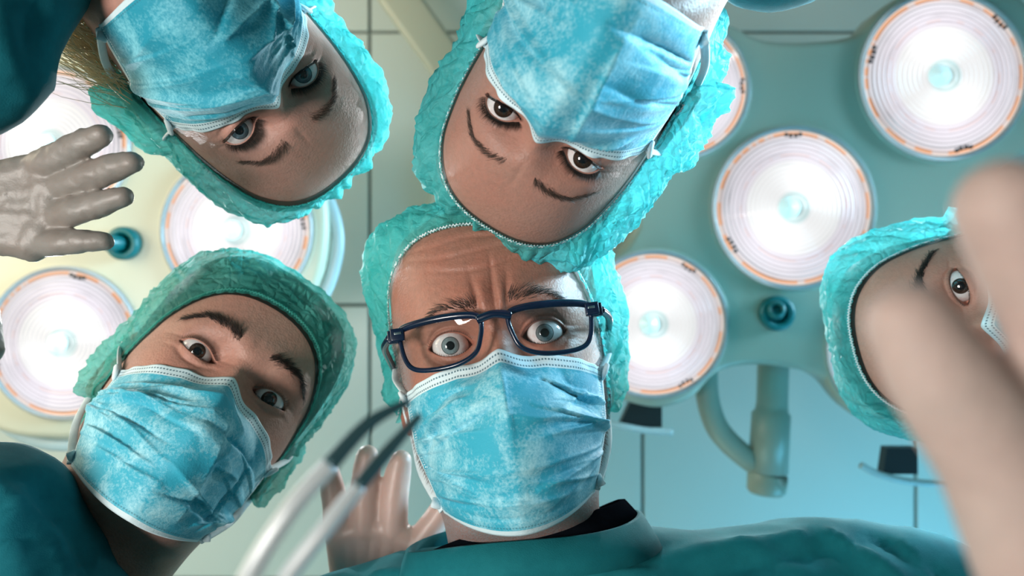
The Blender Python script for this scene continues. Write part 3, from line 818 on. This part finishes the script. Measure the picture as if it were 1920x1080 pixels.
def socket(parent, px, py, d, rpx, lean):
    c = at(px, py, d); r = rpx / F * d
    v1 = lathe([(r * .6, .0), (r * .95, -.001), (r, -.004), (r, -.012), (r * .9, -.016), (r * .62, -.016), (r * .56, -.012), (r * .55, -.002)], 40, c)
    o = obj('handle_socket', v1[0], v1[1], TEAL_PL, parent)
    v2 = lathe([(r * .42, 0), (r * .5, -.01), (r * .5, -.030), (r * .40, -.036), (r * .28, -.036), (r * .26, -.022), (.0005, -.022)], 32, c, V(lean)); obj('socket_plug', v2[0], v2[1][:-1] + v2[1][-1:], TEAL_PL, o)

LD = 1.15
rl = empty('surgical_light', at(1505, 390, LD), 'sage green operating lamp with round lit lenses above the right side of the team', 'lamp')
plate('lamp_body', [(1190, 400), (1150, 300), (1130, 165), (1180, 60), (1290, 15), (1370, 50), (1430, 77), (1520, 80), (1600, 66), (1660, 10), (1775, -40), (1900, -10), (1965, 120), (1940, 260), (1850, 340), (1810, 430),
      (1810, 540), (1840, 640), (1810, 750), (1690, 805), (1600, 770), (1545, 712), (1480, 690), (1400, 684), (1340, 700), (1290, 748), (1215, 762), (1120, 720), (1075, 610), (1110, 510), (1170, 460)], LD + .012, .05, PAINT_R, rl)
for px, py, r, rot in ((1487, 390, 152, .08), (1768, 143, 158, .21), (1270, 165, 134, .33), (1225, 608, 138, .17), (1690, 655, 140, .4)):
    pod(rl, px, py, r, LD, rot, PAINT_R)
socket(rl, 1453, 587, LD, 33, (.25, .2, 1))
handle(rl, 1212, 752, LD + .03, False); handle(rl, 1692, 840, LD + .03, True)
# yoke: vertical spigot and the bent arm that carries the lamp head
D2 = LD + .07
parts = []
p0, p1, p2, p3 = at(1450, 680, D2), at(1446, 782, D2), at(1440, 884, D2), at(1436, 925, D2)
def pipe(a, b, r0, r1, ex=()):
    n = 14; pts = [a.lerp(b, i / n) for i in range(n + 1)]; return tube([p[:] for p in pts], [r0, r1], 32)
tv, tf = tube([at(1452, 640, D2)[:], p0[:], at(1448, 755, D2)[:], at(1447, 770, D2)[:], at(1446, 776, D2)[:], p2[:]], [.0235, .0235, .0235, .0245, .0290, .0300], 36); obj('spigot', tv, tf, PAINT_R, rl)
pts = [at(1440, 887, D2), at(1439, 890, D2), at(1437, 918, D2), at(1436.5, 925, D2)]
tv, tf = tube([p[:] for p in pts], [.0285, .0300, .0296, .0255], 36); obj('end_cap', tv, tf, PAINT_R, rl)
tv, tf = tube(catmull([at(1325, 660, D2)[:], at(1326, 740, D2)[:], at(1344, 800, D2)[:], at(1380, 842, D2)[:], at(1425, 876, D2)[:]], 8), .0175, 24); obj('yoke_arm', tv, tf, PAINT_R, rl)
tv, tf = tube(catmull([at(1300, 520, LD + .06)[:], at(1230, 480, 1.36)[:], at(1120, 440, 1.60)[:], at(1040, 420, 1.70)[:]], 8), .028, 20); tv2 = tv
obj('suspension_arm', tv, tf, PAINT_R, rl)

ll = empty('surgical_light', at(445, 430, LD), 'cream operating lamp with round lit lenses above the left side of the team', 'lamp')
plate('lamp_body', [(600, 330), (618, 430), (595, 540), (520, 590), (400, 600), (310, 640), (285, 720), (220, 800), (110, 822), (-20, 790), (-90, 640), (-100, 450), (-110, 280), (-50, 120), (90, 75), (240, 110), (330, 230), (430, 275), (530, 280)], LD + .012, .05, PAINT_L, ll)
for px, py, r, rot in ((445, 432, 142, .98), (120, 643, 143, .12), (98, 272, 148, .3)):
    pod(ll, px, py, r, LD, rot, PAINT_L)
socket(ll, 236, 457, LD, 31, (.5, 0, 1))
def rail(parent, pts, d, r):
    tv, tf = tube(catmull([at(x, y, d)[:] for x, y in pts], 10), r, 14, flat=.6); obj('grab_rail', tv, tf, STEELW, parent)
rail(ll, [(540, 300), (590, 335), (624, 395), (634, 460), (618, 530), (590, 580), (570, 600)], LD + .02, .009)
rail(ll, [(-60, 700), (-20, 770), (30, 812), (85, 832), (150, 835)], LD + .02, .009)
tv, tf = tube(catmull([at(250, 520, LD + .08)[:], at(60, 500, LD + .12)[:], at(-260, 480, 1.40)[:], at(-420, 470, 1.74)[:]], 8), .028, 20)

# ceiling canopy and the cream beam that carries the lamps
cc = at(995, 405, 1.70)
mount = empty('ceiling_mount', (cc.x, cc.y, CEIL), 'round cream ceiling canopy with straight beam behind the two upside-down women', 'ceiling mount')
cv, cf = lathe([(.225, .05), (.225, .012), (.219, .003), (.20, 0), (.001, 0)], 96, cc); obj('canopy', cv, cf, lamp_paint('pale_green_canopy_enamel', (.52, .62, .54)), mount)
a, b = at(700, -70, 1.56), at(930, 250, 1.56); d = (b - a); rot = Matrix.Rotation(math.atan2(d.y, d.x), 3, 'Z')
bv, bf = box((a + b) / 2, (d.length * 1.1, .072, .06), .010, rot); obj('beam', bv, bf, PAINT_L, mount)
b2 = at(930, 250, 1.56); bv, bf = lathe([(.05, 0), (.052, .003), (.052, .14), (.05, .145)], 40, (b2.x, b2.y, b2.z - .01)); obj('beam_hub', bv, bf, PAINT_L, mount)
obj('suspension_arm', tv, tf, PAINT_L, ll)

# ------------------------------------------------------------------ people
POSE = {
 'P1': ([[0.9909, 0.0179, -0.1335], [-0.1338, 0.2429, -0.9608], [0.0152, 0.9699, 0.2431]], [-0.0084, 0.0529, 0.6109]),
 'P2': ([[0.7629, -0.51, 0.3974], [0.5972, 0.3205, -0.7352], [0.2476, 0.7983, 0.5491]], [-0.2446, 0.0885, 0.6517]),
 'P3': ([[-0.7228, -0.542, 0.4287], [0.6849, -0.4797, 0.5484], [-0.0916, 0.69, 0.718]], [-0.203, -0.1609, 0.5971]),
 'P4': ([[-0.8441, 0.3111, -0.4367], [-0.5346, -0.5515, 0.6404], [-0.0416, 0.774, 0.6318]], [0.0386, -0.1271, 0.5210]),
 'P5': ([[-0.1872, 0.6129, -0.7676], [-0.9758, -0.0263, 0.217], [0.1129, 0.7897, 0.603]], [0.3800, 0.0265, 0.64]),
}
def w(px, py, d): return at(px, py, d)
def J(px, py, d, rpx): return (at(px, py, d), rpx / F * d)
def puff(front, side, back):
    def f(hd, ph):
        y = hd[1]; s = abs(hd[0])
        return front * max(0, -y) ** 1.0 + side * s ** 1.5 * .9 + back * max(0, y) ** .8 * (1 - s * .4)
    return f

m, nt, b = mat('thin_latex_over_skin'); GLOVE2 = m
nt.links.new(mix(nt, noise_t(nt, 45, 4), (.60, .42, .37), (.50, .33, .28)), b.inputs['Base Color']); b.inputs['Roughness'].default_value = .4
b.inputs['Subsurface Weight'].default_value = .3; b.inputs['Subsurface Radius'].default_value = (.015, .006, .004); b.inputs['Subsurface Scale'].default_value = .5
bump(nt, b, noise_t(nt, 200, 4, .6), .3, .0008)
# --- older man in glasses
p1 = Person(*POSE['P1'], 1.02, (.10, .78, 0), 'person in blue glasses, wide-eyed, upright in the middle, green scrubs, raised right hand',
            dict(seed=1, lid=(.0082, .0072), frown=1.0, brow=.0045, stubble=1, tilt=.02, redrim=1.2, wide=1.03, browz={-1: .0, 1: .002}, gaze=.85))
hd_ = .70
F1 = [J(634, 1005, hd_, 26), J(630, 950, hd_, 25), J(622, 910, hd_, 23), J(616, 884, hd_, 20)]
F2 = [J(684, 990, hd_, 29), J(684, 928, hd_, 27), J(687, 882, hd_, 26), J(689, 856, hd_, 22)]
F3 = [J(736, 994, hd_, 29), J(739, 934, hd_, 27), J(746, 888, hd_, 25), J(751, 864, hd_, 21)]
F4 = [J(780, 1026, hd_, 29), J(813, 980, hd_, 25), J(836, 946, hd_, 24), J(856, 919, hd_, 21)]
TH = [J(740, 1120, hd_, 36), J(800, 1095, hd_ - .02, 31), J(850, 1065, hd_ - .03, 27), J(875, 1040, hd_ - .03, 24)]
wr = J(680, 1190, hd_ + .01, 50)
caps = hand_caps(wr, None, [F4, F3, F2, F1], TH, .0120); rg = blob(caps + [((wr[0], .026), (wr[0] + V((-.01, .04, .002)), .027))], .0019, 4); caps = []
elb = V((-.24, .55, 1.71)); shl = V((-.17, .36, 1.62))
caps += [((wr[0], .024), (elb, .040)), ((elb, .040), (shl, .05))]
hv, hn, hf = blob(caps, .005, 3)
obj('latex_glove', rg[0], rg[2], GLOVE2, p1.root, label='thin latex glove on the raised open hand')
p1.body((hv, hf), SK['old'])
p1.eyes(EYEG); p1.brows(HAIRS, 150, .0036, .0030, .0185, .010, .048, .00016, .0075); p1.lashes(HAIRD, 40, .004, .00014)
p1.mask(MASK, 3, zt=-.0110, corner=-.024, creases=16, hand=[(-.62, .34, -.28, .22, .0055, .03), (.30, .18, .95, .30, .004, .025), (.2, .50, .95, .42, .004, .03), (-.95, .62, -.1, .66, .003, .02), (.15, .78, .9, .66, .0035, .03), (-.7, .80, .5, .86, .003, .02), (0, .08, .02, .5, .002, .03), (-.75, .50, -.45, .30, -.0045, .02), (.25, .16, .9, .42, -.0045, .018), (-.9, .60, -.2, .70, -.004, .015), (-.5, .90, .5, .92, -.004, .014)])
p1.shell('bouffant_cap', CAP, (-.012, -1.05), puff(.005, .020, .024), .0055, .010, 4.2, tx=-.28, elastic=LOOP, ruffle=.003)
# grizzled hair on the sides, short
rt = []
for i in range(2600):
    s = p1.rng.choice((-1, 1)); zz = p1.rng.uniform(-.10, .035); O = V((0, .0, zz)); a = p1.rng.uniform(-.35, .55); d = V((s * math.cos(a), -math.sin(a) * .9, 0)).normalized()
    if zz < -.03: d = V((s * math.cos(a), -math.sin(a), 0)).normalized()
    h = p1.bvh.ray_cast(O, d)
    if h[0] is None: continue
    p = h[0]; nn = h[1] if h[1].dot(d) > 0 else -h[1]; l = p1.rng.uniform(.002, .006)
    rt.append((p, p + (nn * .6 + V((0, .2, -.6))) * l, nn * .0003))
p1.hairs('sideburn_stubble', rt, HAIRG, .00012)

def collar(person, name, m, zc, rx, ry, yc, h, th=.0035, tilt=0.0, wav=.002, xt=0.0, label=None):
    n = 120; rows = []
    for (dr, dz) in ((0, h), (th, h * .98), (th * 1.3, h * .5), (th * 1.5, 0), (th * .6, 0), (0, h * .5)):
        for k in range(n):
            a = 2 * math.pi * k / n; sn = math.sin(a)
            flare = 1 + .10 * (1 - dz / h)
            rows.append([(rx + dr) * flare * math.cos(a), yc + (ry + dr) * flare * sn, zc + dz + tilt * sn + xt * math.cos(a) + wav * math.sin(a * 3 + 1)])
    f = grid_faces(6, n, True).tolist() + [[5 * n + k, 5 * n + (k + 1) % n, (k + 1) % n, k] for k in range(n)]
    return person.add(name, rows, f, m, label=label)

c = [(J(600, 1262, .60, 165), J(780, 1218, .60, 172)), (J(780, 1218, .60, 172), J(1050, 1172, .60, 178)), (J(1050, 1172, .60, 178), J(1300, 1176, .60, 175)), (J(1300, 1178, .60, 175), J(1530, 1150, .62, 172)),
     (J(1530, 1150, .62, 172), J(1730, 1160, .63, 160)), (J(1730, 1160, .63, 150), (V((.52, .55, 1.42)), .06)), (J(600, 1262, .60, 160), (V((-.26, .54, 1.70)), .058)),
     ((V((.02, .36, 1.56)), .10), (V((.10, .70, 1.02)), .15)), ((V((-.08, .38, 1.55)), .10), (V((.05, .70, 1.02)), .15)), ((V((.16, .36, 1.57)), .10), (V((.15, .70, 1.02)), .15)),
     ((V((.52, .55, 1.42)), .055), (V((.42, .50, 1.15)), .045))]
fd = [((1010, 1075), (1500, 985), .010, .007), ((1250, 1075), (1620, 1000), -.009, .007), ((1560, 980), (1700, 1078), .014, .008), ((1640, 990), (1790, 1078), -.010, .006), ((1700, 1000), (1760, 1078), .008, .005),
      ((690, 1060), (960, 1070), .008, .007), ((1090, 1050), (1300, 1078), .008, .006), ((1380, 1000), (1560, 1078), .007, .008), ((1290, 1010), (1100, 1078), -.006, .006)]
cloth('scrub_top', c, SCRUB, p1.root, .006, fd, .009, 2.0, fscale=7)
collar(p1, 'collar', SCRUB, -.150, .083, .072, .014, .024, tilt=.004)
collar(p1, 'undershirt', BLACKCLOTH, -.138, .0730, .0640, .018, .014, tilt=-.004, xt=.008)
legs(p1.root, (.10, .72, .98), (.10, .78, 0), SCRUB, SHOE)

# glasses
NAVY = simple('navy_acetate', (.004, .012, .036), .25, var=.7, sc=40, **{'Coat Weight': .2})
def lens_glass():
    m, nt, b = mat('spectacle_glass'); out = nt.nodes['Material Output']; nt.nodes.remove(b)
    tp = nt.nodes.new('ShaderNodeBsdfTransparent'); tp.inputs[0].default_value = (.97, .98, .98, 1); gl = nt.nodes.new('ShaderNodeBsdfGlossy'); gl.inputs['Roughness'].default_value = .02
    fr = nt.nodes.new('ShaderNodeFresnel'); fr.inputs[0].default_value = 1.45; ms = nt.nodes.new('ShaderNodeMixShader')
    nt.links.new(fr.outputs[0], ms.inputs[0]); nt.links.new(tp.outputs[0], ms.inputs[1]); nt.links.new(gl.outputs[0], ms.inputs[2]); nt.links.new(ms.outputs[0], out.inputs[0]); return m
SPEC = lens_glass()
gl = None
half = [(.0085, .0060), (.0115, .0110), (.024, .0130), (.044, .0135), (.0600, .0120), (.0620, .0065), (.0600, -.0070), (.0545, -.0150), (.0420, -.0180), (.0260, -.0175), (.0145, -.0125), (.0100, -.003)]
def gy_(x, z): return -.1075 + .0042 * (abs(x) / .03) ** 2 - .12 * z * 0
parts = []
gz = -.0005
for s in (-1, 1):
    path = catmull([(s * x, gy_(x, z), z + gz) for x, z in half], 8, True)
    path[:, 1] = [gy_(p[0], p[2]) for p in path]
    thick = .0019 + .0014 * np.clip((path[:, 2] - .004) / .012, 0, 1)
    parts.append(tube(path, thick * .85, 10, closed=True))
parts.append(tube(catmull([(-.0105, -.1085, .0080 + gz), (0, -.1105, .0098 + gz), (.0105, -.1085, .0080 + gz)], 6), [.0030, .0026, .0030], 10))
gv, gf = join(parts); glasses = p1.add('glasses', gv, gf, NAVY, label='dark blue plastic spectacle frame')
for s in (-1, 1):
    path = catmull([(s * x, gy_(x, z), z + gz) for x, z in half], 5, True); path[:, 1] = [gy_(p[0], p[2]) for p in path]
    c0 = path.mean(0); vs = [c0] + list(path); n = len(path)
    vs2 = [v + np.array([0, .0016, 0]) for v in vs]
    fs = [[0, 1 + k, 1 + (k + 1) % n] for k in range(n)]; fs2 = [[i + n + 1 for i in q[::-1]] for q in fs]
    obj('spectacle_lens', p1.W(np.array(vs + vs2)), fs + fs2, SPEC, glasses)
    hb = box((s * .0655, -.0890, .0080 + gz), (.0085, .006, .0085), .0012); hb2 = box((s * .0630, -.0915, .0085 + gz), (.009, .005, .0085), .0012)
    hv_, hf_ = join([hb, hb2]); obj('hinge_block', p1.W(hv_), hf_, NAVY, glasses)
    dv, df = box((s * .0625, -.0942, .0092 + gz), (.0045, .0008, .0016), .0003); obj('rivet', p1.W(dv), df, CHROME, glasses)
    tv, tf = tube(catmull([(s * .0690, -.088, .0075), (s * .077, -.06, .007), (s * .0815, -.01, .006), (s * .0815, .02, .000), (s * .078, .035, -.012)], 8), .0026, 8, flat=1.0)
    tv2 = p1.W(tv); obj('temple_arm', tv2, tf, NAVY, glasses)

# --- young man
p2 = Person(*POSE['P2'], 1.0, (-.88, .60, 0), 'person at lower left with dark brows, smooth green cap and tilted head', dict(seed=2, lid=(.0052, .0044), brow=.0040, stubble=.25, tilt=.06, redrim=.5, gaze=.95))
p2.body(None, SK['young']); p2.eyes(EYEB); p2.brows(HAIRD, 380, .0034, .0038, .0185, .012, .052, .00013, .0078); p2.lashes(HAIRD, 60, .005, .00018)
p2.mask(MASK, 11, zt=-.010, creases=18, hand=[(-.9, .30, -.2, .36, .005, .035), (-.8, .22, .1, .16, .004, .03), (.1, .1, .35, .95, .003, .05), (.5, .85, .9, .6, .005, .03), (.55, .3, .6, .9, -.004, .03)])
p2.shell('bouffant_cap', CAPG, (-.030, -.98), puff(.004, .011, .016), .0055, .0045, 9.1, stretch=(.30, 1.7, 1.8), ruffle=.001, lumpy=.25, ex=-.05, elastic=CAPG)
p2.shell('hair', HAIRD, (-.031, -.98), lambda h, p: .002, .001, .002, 5.0, edge_out=.0003, ruffle=0, ears=False, nphi=160, nt=40, lumpy=.1, ex=-.06)
c = [(J(-70, 1030, .50, 205), J(60, 1235, .50, 195)), (J(60, 1235, .50, 195), J(260, 1330, .50, 190)), (J(-70, 1030, .50, 205), (V((-.52, .28, 1.42)), .07)), (J(260, 1330, .5, 190), (V((-.36, .48, 1.40)), .07)),
     ((V((-.36, .33, 1.44)), .10), (V((-.86, .56, 1.02)), .14)), ((V((-.32, .38, 1.44)), .09), (V((-.80, .60, 1.02)), .14)), ((V((-.52, .28, 1.42)), .06), (V((-.66, .16, 1.10)), .05)), ((V((-.36, .48, 1.40)), .06), (V((-.46, .66, 1.12)), .05))]
cloth('scrub_top', c, SCRUB2, p2.root, .008, [((5, 900), (150, 1078), .010, .008), ((60, 890), (200, 1070), -.008, .007), ((10, 990), (60, 1078), .010, .008), ((60, 900), (15, 1000), .008, .006)], .012, 5.0, fscale=8)
collar(p2, 'collar', SCRUB2, -.172, .082, .072, .012, .024, tilt=.004)
legs(p2.root, (-.84, .58, .98), (-.88, .60, 0), SCRUB2, SHOE)

# --- woman, top left
p3 = Person(*POSE['P3'], .93, (-.80, -.80, 0), 'person at top left, upside down, blonde strands beside the mask, gloved hand raised', dict(seed=3, lid=(.0062, .0048), brow=.0018, tilt=.06, redrim=.4, soft=1, wide=.97, gaze=.97, iris=1.15))
gd = .49
G = [[J(62, 322, gd, 30), J(115, 292, gd - .01, 27), J(158, 268, gd - .015, 25), J(190, 254, gd - .02, 19)],
     [J(100, 357, gd, 29), J(165, 332, gd - .01, 27), J(212, 315, gd - .015, 25), J(249, 303, gd - .02, 19)],
     [J(92, 408, gd, 27), J(150, 392, gd - .01, 25), J(192, 382, gd - .012, 23), J(231, 369, gd - .015, 18)],
     [J(62, 456, gd, 25), J(115, 455, gd - .008, 23), J(155, 453, gd - .01, 21), J(197, 453, gd - .01, 16)]]
GT = [J(-60, 480, gd, 36), J(-45, 560, gd - .02, 32), J(-30, 615, gd - .03, 28), J(-18, 655, gd - .035, 25)]
gw = J(-110, 400, gd, 58)
gcaps = hand_caps(gw, None, G, GT, .0110)
gcaps.append(((gw[0], .027), (V((-.48, -.06, CZ + .44)), .034)))
gv_, gn_, gf_ = blob(gcaps, .0017, 3)
for i in range(len(gv_)):                                            # latex wrinkles
    p = gv_[i]; gv_[i] = p + gn_[i] * .0007 * (ridged(p, 70, 3.) + .5 * ridged(p, 160, 8.))
m, nt, b = mat('white_latex'); LATEX = m
c_ = mix(nt, noise_t(nt, 60, 4), (.27, .26, .24), (.24, .19, .16)); nt.links.new(c_, b.inputs['Base Color'])
b.inputs['Roughness'].default_value = .45; b.inputs['Subsurface Weight'].default_value = .15; b.inputs['Subsurface Radius'].default_value = (.02, .008, .005); b.inputs['Subsurface Scale'].default_value = .5
bump(nt, b, noise_t(nt, 160, 4, .6), .4, .001)
acaps = [((gw[0], .024), (V((-.52, -.14, CZ + .42)), .040)), ((V((-.52, -.14, CZ + .42)), .040), (at(-20, -60, .46), .046))]
ac = blob(acaps, .005, 3)
p3.body((ac[0], ac[2]), SK['fair'])
obj('latex_glove', gv_, gf_, LATEX, p3.root, label='thin white latex glove over the spread fingers')
p3.eyes(EYEL); p3.brows(HAIRB, 320, .0034, .0040, .0190, .012, .046, .00009, .0060); p3.lashes(HAIRD, 150, .0080, .00017)
p3.mask(MASKD, 21, zt=-.006, corner=-.020, creases=14, peak=1.07, hand=[(-.1, .05, .1, .5, .004, .04), (.9, .5, .0, .25, .005, .05), (-.9, .3, -.2, .35, .004, .04), (-.3, .05, -.5, .6, .004, .03), (.1, .12, .8, .18, .003, .03)])
p3.shell('bouffant_cap', CAP, (-.030, -1.55), puff(.006, .018, .028), .005, .009, 14.2, ruffle=.002, elastic=CAP)
p3.shell('hair', HAIRB, (-.036, -1.55), lambda h, p: .001, .0006, .001, 5.0, edge_out=.0004, ruffle=0, ears=False, nphi=200, nt=40, lumpy=.1)
# blonde hair gathered behind the ear and nape
rt = []
for i in range(900):
    t = p3.rng.random(); s = 1 if p3.rng.random() < .85 else -1
    p = V((s * p3.rng.uniform(.045, .082), p3.rng.uniform(.0, .055), -.02 - .10 * t)); l = p3.rng.uniform(.04, .08)
    d = V((s * p3.rng.gauss(.12, .25), p3.rng.gauss(.0, .3), -1 + p3.rng.gauss(0, .2))).normalized()
    rt.append((p, p + d * l, V((s * p3.rng.uniform(0, .008), 0, 0))))
p3.hairs('loose_hair', rt, HAIRBL, .00035, label='loose blonde strands')
c = [(J(-5, -75, .47, 150), J(-40, 110, .45, 128)), (J(-40, 110, .45, 128), (V((-.40, -.12, 1.42)), .045)), (J(-5, -75, .47, 150), J(120, -330, .50, 170)), (J(120, -330, .50, 170), J(420, -420, .52, 170)),
     ((V((-.30, -.33, 1.44)), .09), (V((-.72, -.72, 1.02)), .14)), ((V((-.22, -.36, 1.46)), .09), (V((-.66, -.74, 1.02)), .14)), (J(420, -420, .52, 160), (V((-.18, -.55, 1.15)), .045))]
cloth('scrub_top', c, SCRUB2, p3.root, .007, [((10, 20), (70, 190), .010, .008), ((90, 5), (60, 130), -.010, .007), ((5, 140), (70, 120), .008, .006)], .014, 8.0, fscale=9)
legs(p3.root, (-.70, -.73, .98), (-.80, -.80, 0), SCRUB2, SHOE)

# --- woman, top middle
p4 = Person(*POSE['P4'], .885, (.45, -.95, 0), 'person at top centre, upside down, turquoise cap touching the bald person in glasses', dict(seed=4, lid=(.0058, .0044), brow=.0018, tilt=.05, redrim=.4, soft=1, wide=.97, gaze=.97, iris=1.15))
p4.body(None, SK['tan']); p4.eyes(EYEB); p4.brows(HAIRB, 300, .0022, .0045, .0195, .011, .050, .00009, .0056); p4.lashes(HAIRD, 150, .0080, .00017)
p4.mask(MASK, 33, zt=-.006, corner=-.014, creases=16, peak=1.07, hand=[(.15, .25, .85, .20, .006, .04), (.1, .5, .9, .35, -.006, .05), (-.2, .1, -.15, .8, .004, .06), (.9, .45, .0, .5, .005, .05)])
p4.shell('bouffant_cap', CAPB, (-.030, -1.55), puff(.006, .024, .034), .007, .012, 24.2, elastic=LOOP, ruffle=.0025)
p4.shell('hair', HAIRB, (-.029, -1.55), lambda h, p: .001, .0006, .001, 5.0, edge_out=.0003, ruffle=0, ears=False, nphi=160, nt=40, lumpy=.1)
c = [(J(1455, -125, .52, 138), J(1320, -260, .52, 160)), (J(1320, -260, .52, 160), J(1060, -330, .52, 150)), (J(1455, -125, .52, 138), (V((.38, -.30, 1.30)), .05)), (J(1060, -330, .52, 140), (V((-.02, -.52, 1.25)), .05)),
     ((V((.10, -.36, 1.46)), .09), (V((.38, -.82, 1.02)), .14)), ((V((.16, -.33, 1.46)), .09), (V((.46, -.80, 1.02)), .14))]
cloth('scrub_top', c, SCRUB, p4.root, .008, [], .008, 18.0, fscale=9)
legs(p4.root, (.42, -.82, .98), (.45, -.95, 0), SCRUB, SHOE)

# --- person at right
p5 = Person(*POSE['P5'], .97, (.98, .04, 0), 'person at the right edge in a turquoise cap, half hidden behind the blurred fingers', dict(seed=5, lid=(.0056, .0048), brow=.0032, tilt=.08, redrim=.4, gaze=.95))
p5.body(None, SK['young']); p5.eyes(EYEB); p5.brows(HAIRD, 460, .0046, .0040, .0200, .011, .060, .00020, .0080); p5.lashes(HAIRD, 60, .005, .00018)
p5.mask(MASK, 43, zt=-.010, creases=12)
p5.shell('bouffant_cap', CAPB, (-.030, -1.45), puff(.008, .018, .030), .005, .008, 34.2, elastic=LOOP, ruffle=.002)
p5.shell('hair', HAIRD, (-.0315, -1.45), lambda h, p: .0015, .0006, .001, 5.0, edge_out=.0003, ruffle=0, ears=False, nphi=160, nt=40, lumpy=.1)
c = [((V((.56, -.16, 1.60)), .07), (V((.56, .02, 1.62)), .08)), ((V((.56, .02, 1.62)), .08), (V((.56, .22, 1.60)), .07)), ((V((.60, .02, 1.55)), .12), (V((.92, .03, 1.02)), .16)),
     ((V((.56, -.16, 1.60)), .065), (V((.66, -.25, 1.32)), .05)), ((V((.56, .22, 1.60)), .065), (V((.66, .30, 1.32)), .05))]
cloth('scrub_top', c, SCRUB, p5.root, .010, [], .008, 28.0, fscale=9)
legs(p5.root, (.93, .03, .98), (.98, .04, 0), SCRUB, SHOE)

# --- the patient's own hand, close to the lens
pt = empty('person', at(2060, 1180, .16), "patient's bare hand reaching up, two big blurred fingers at the right edge", 'person')
pd = .150
A = [J(2010, 1120, pd + .005, 150), J(1880, 860, pd + .002, 118), J(1765, 705, pd, 102), J(1707, 607, pd, 82)]
B = [J(2198, 1010, pd + .005, 150), J(2052, 720, pd, 116), J(1955, 520, pd - .002, 106), J(1886, 390, pd - .004, 96)]
C_ = [J(2380, 960, pd + .005, 145), J(2330, 720, pd, 116), J(2290, 560, pd - .002, 106), J(2270, 440, pd - .004, 96)]
D_ = [J(2550, 1010, pd + .008, 130), J(2580, 820, pd + .005, 104), J(2590, 690, pd, 94), J(2590, 600, pd, 84)]
T_ = [J(2120, 1600, pd - .005, 170), J(1960, 1480, pd - .012, 150), J(1830, 1400, pd - .015, 120), J(1760, 1330, pd - .015, 110)]
wp_ = J(2330, 1850, pd - .01, 250)
pc = hand_caps(wp_, None, [A, B, C_, D_], T_, .0135)
pc.append(((wp_[0], .024), (V((.30, .38, 1.02)), .038)))
hv, hn, hf = blob(pc, .0018, 6)
obj('hand', hv, hf, SK['hand'], pt, tone=np.zeros((len(hv), 3)))

# --- surgical clamp, blurred, in front of the raised hand
INST = simple('instrument_steel', (.80, .83, .84), .36, .6, var=.15)
fc = empty('surgical_clamp', at(500, 1140, .27), 'blurred steel surgical clamp with a dark reflection painted on its tips between the young masked face and the raised hand', 'clamp')
REFLST = simple('steel_dark_reflection', (.04, .09, .10), .45, .5)  # dark reflection on the steel, put into the colour of the tips
for A1, A2, m_ in (([(400, 1240, .21), (470, 1075, .22), (545, 955, .225), (618, 872, .23)], [.0036, .0032, .0030, .0028], INST), ([(430, 1260, .21), (530, 1095, .22), (610, 990, .225), (672, 912, .23)], [.0030, .0028, .0026, .0024], INST)):
    tv, tf = tube(catmull([at(*q)[:] for q in A1], 12), A2, 16, flat=.75); jw = obj('jaw', tv, tf, m_, fc)
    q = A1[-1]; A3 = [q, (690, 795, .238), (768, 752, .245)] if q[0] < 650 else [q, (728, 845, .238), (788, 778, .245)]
    tv, tf = tube(catmull([at(*q_)[:] for q_ in A3], 12), [A2[-1] * .98, .0022, .0012], 16, flat=.75); obj('jaw_tip', tv, tf, REFLST, jw, label='jaw tip coloured with a dark reflection')
cj = at(412, 1250, .21); bv, bf = lathe([(.007, -.003), (.008, -.002), (.008, .003), (.007, .004)], 28, cj); obj('box_joint', bv, bf, INST, fc)
for s in (-1, 1):
    st = cj + V((s * .002, 0, 0)); en = cj + V((-.03 + s * .016, .055, -.012)); ring = [en + V((.011 * math.cos(a), .011 + .012 * math.sin(a), 0)) for a in np.linspace(0, 2 * math.pi, 24, endpoint=False)]
    t1 = tube([st[:], ((st + en) / 2)[:], (en + V((0, -.001, 0)))[:]], .0024, 10); t2 = tube([r[:] for r in ring], .0022, 8, closed=True)
    jv, jf = join([t1, t2]); obj('ring_handle', jv, jf, INST, fc)
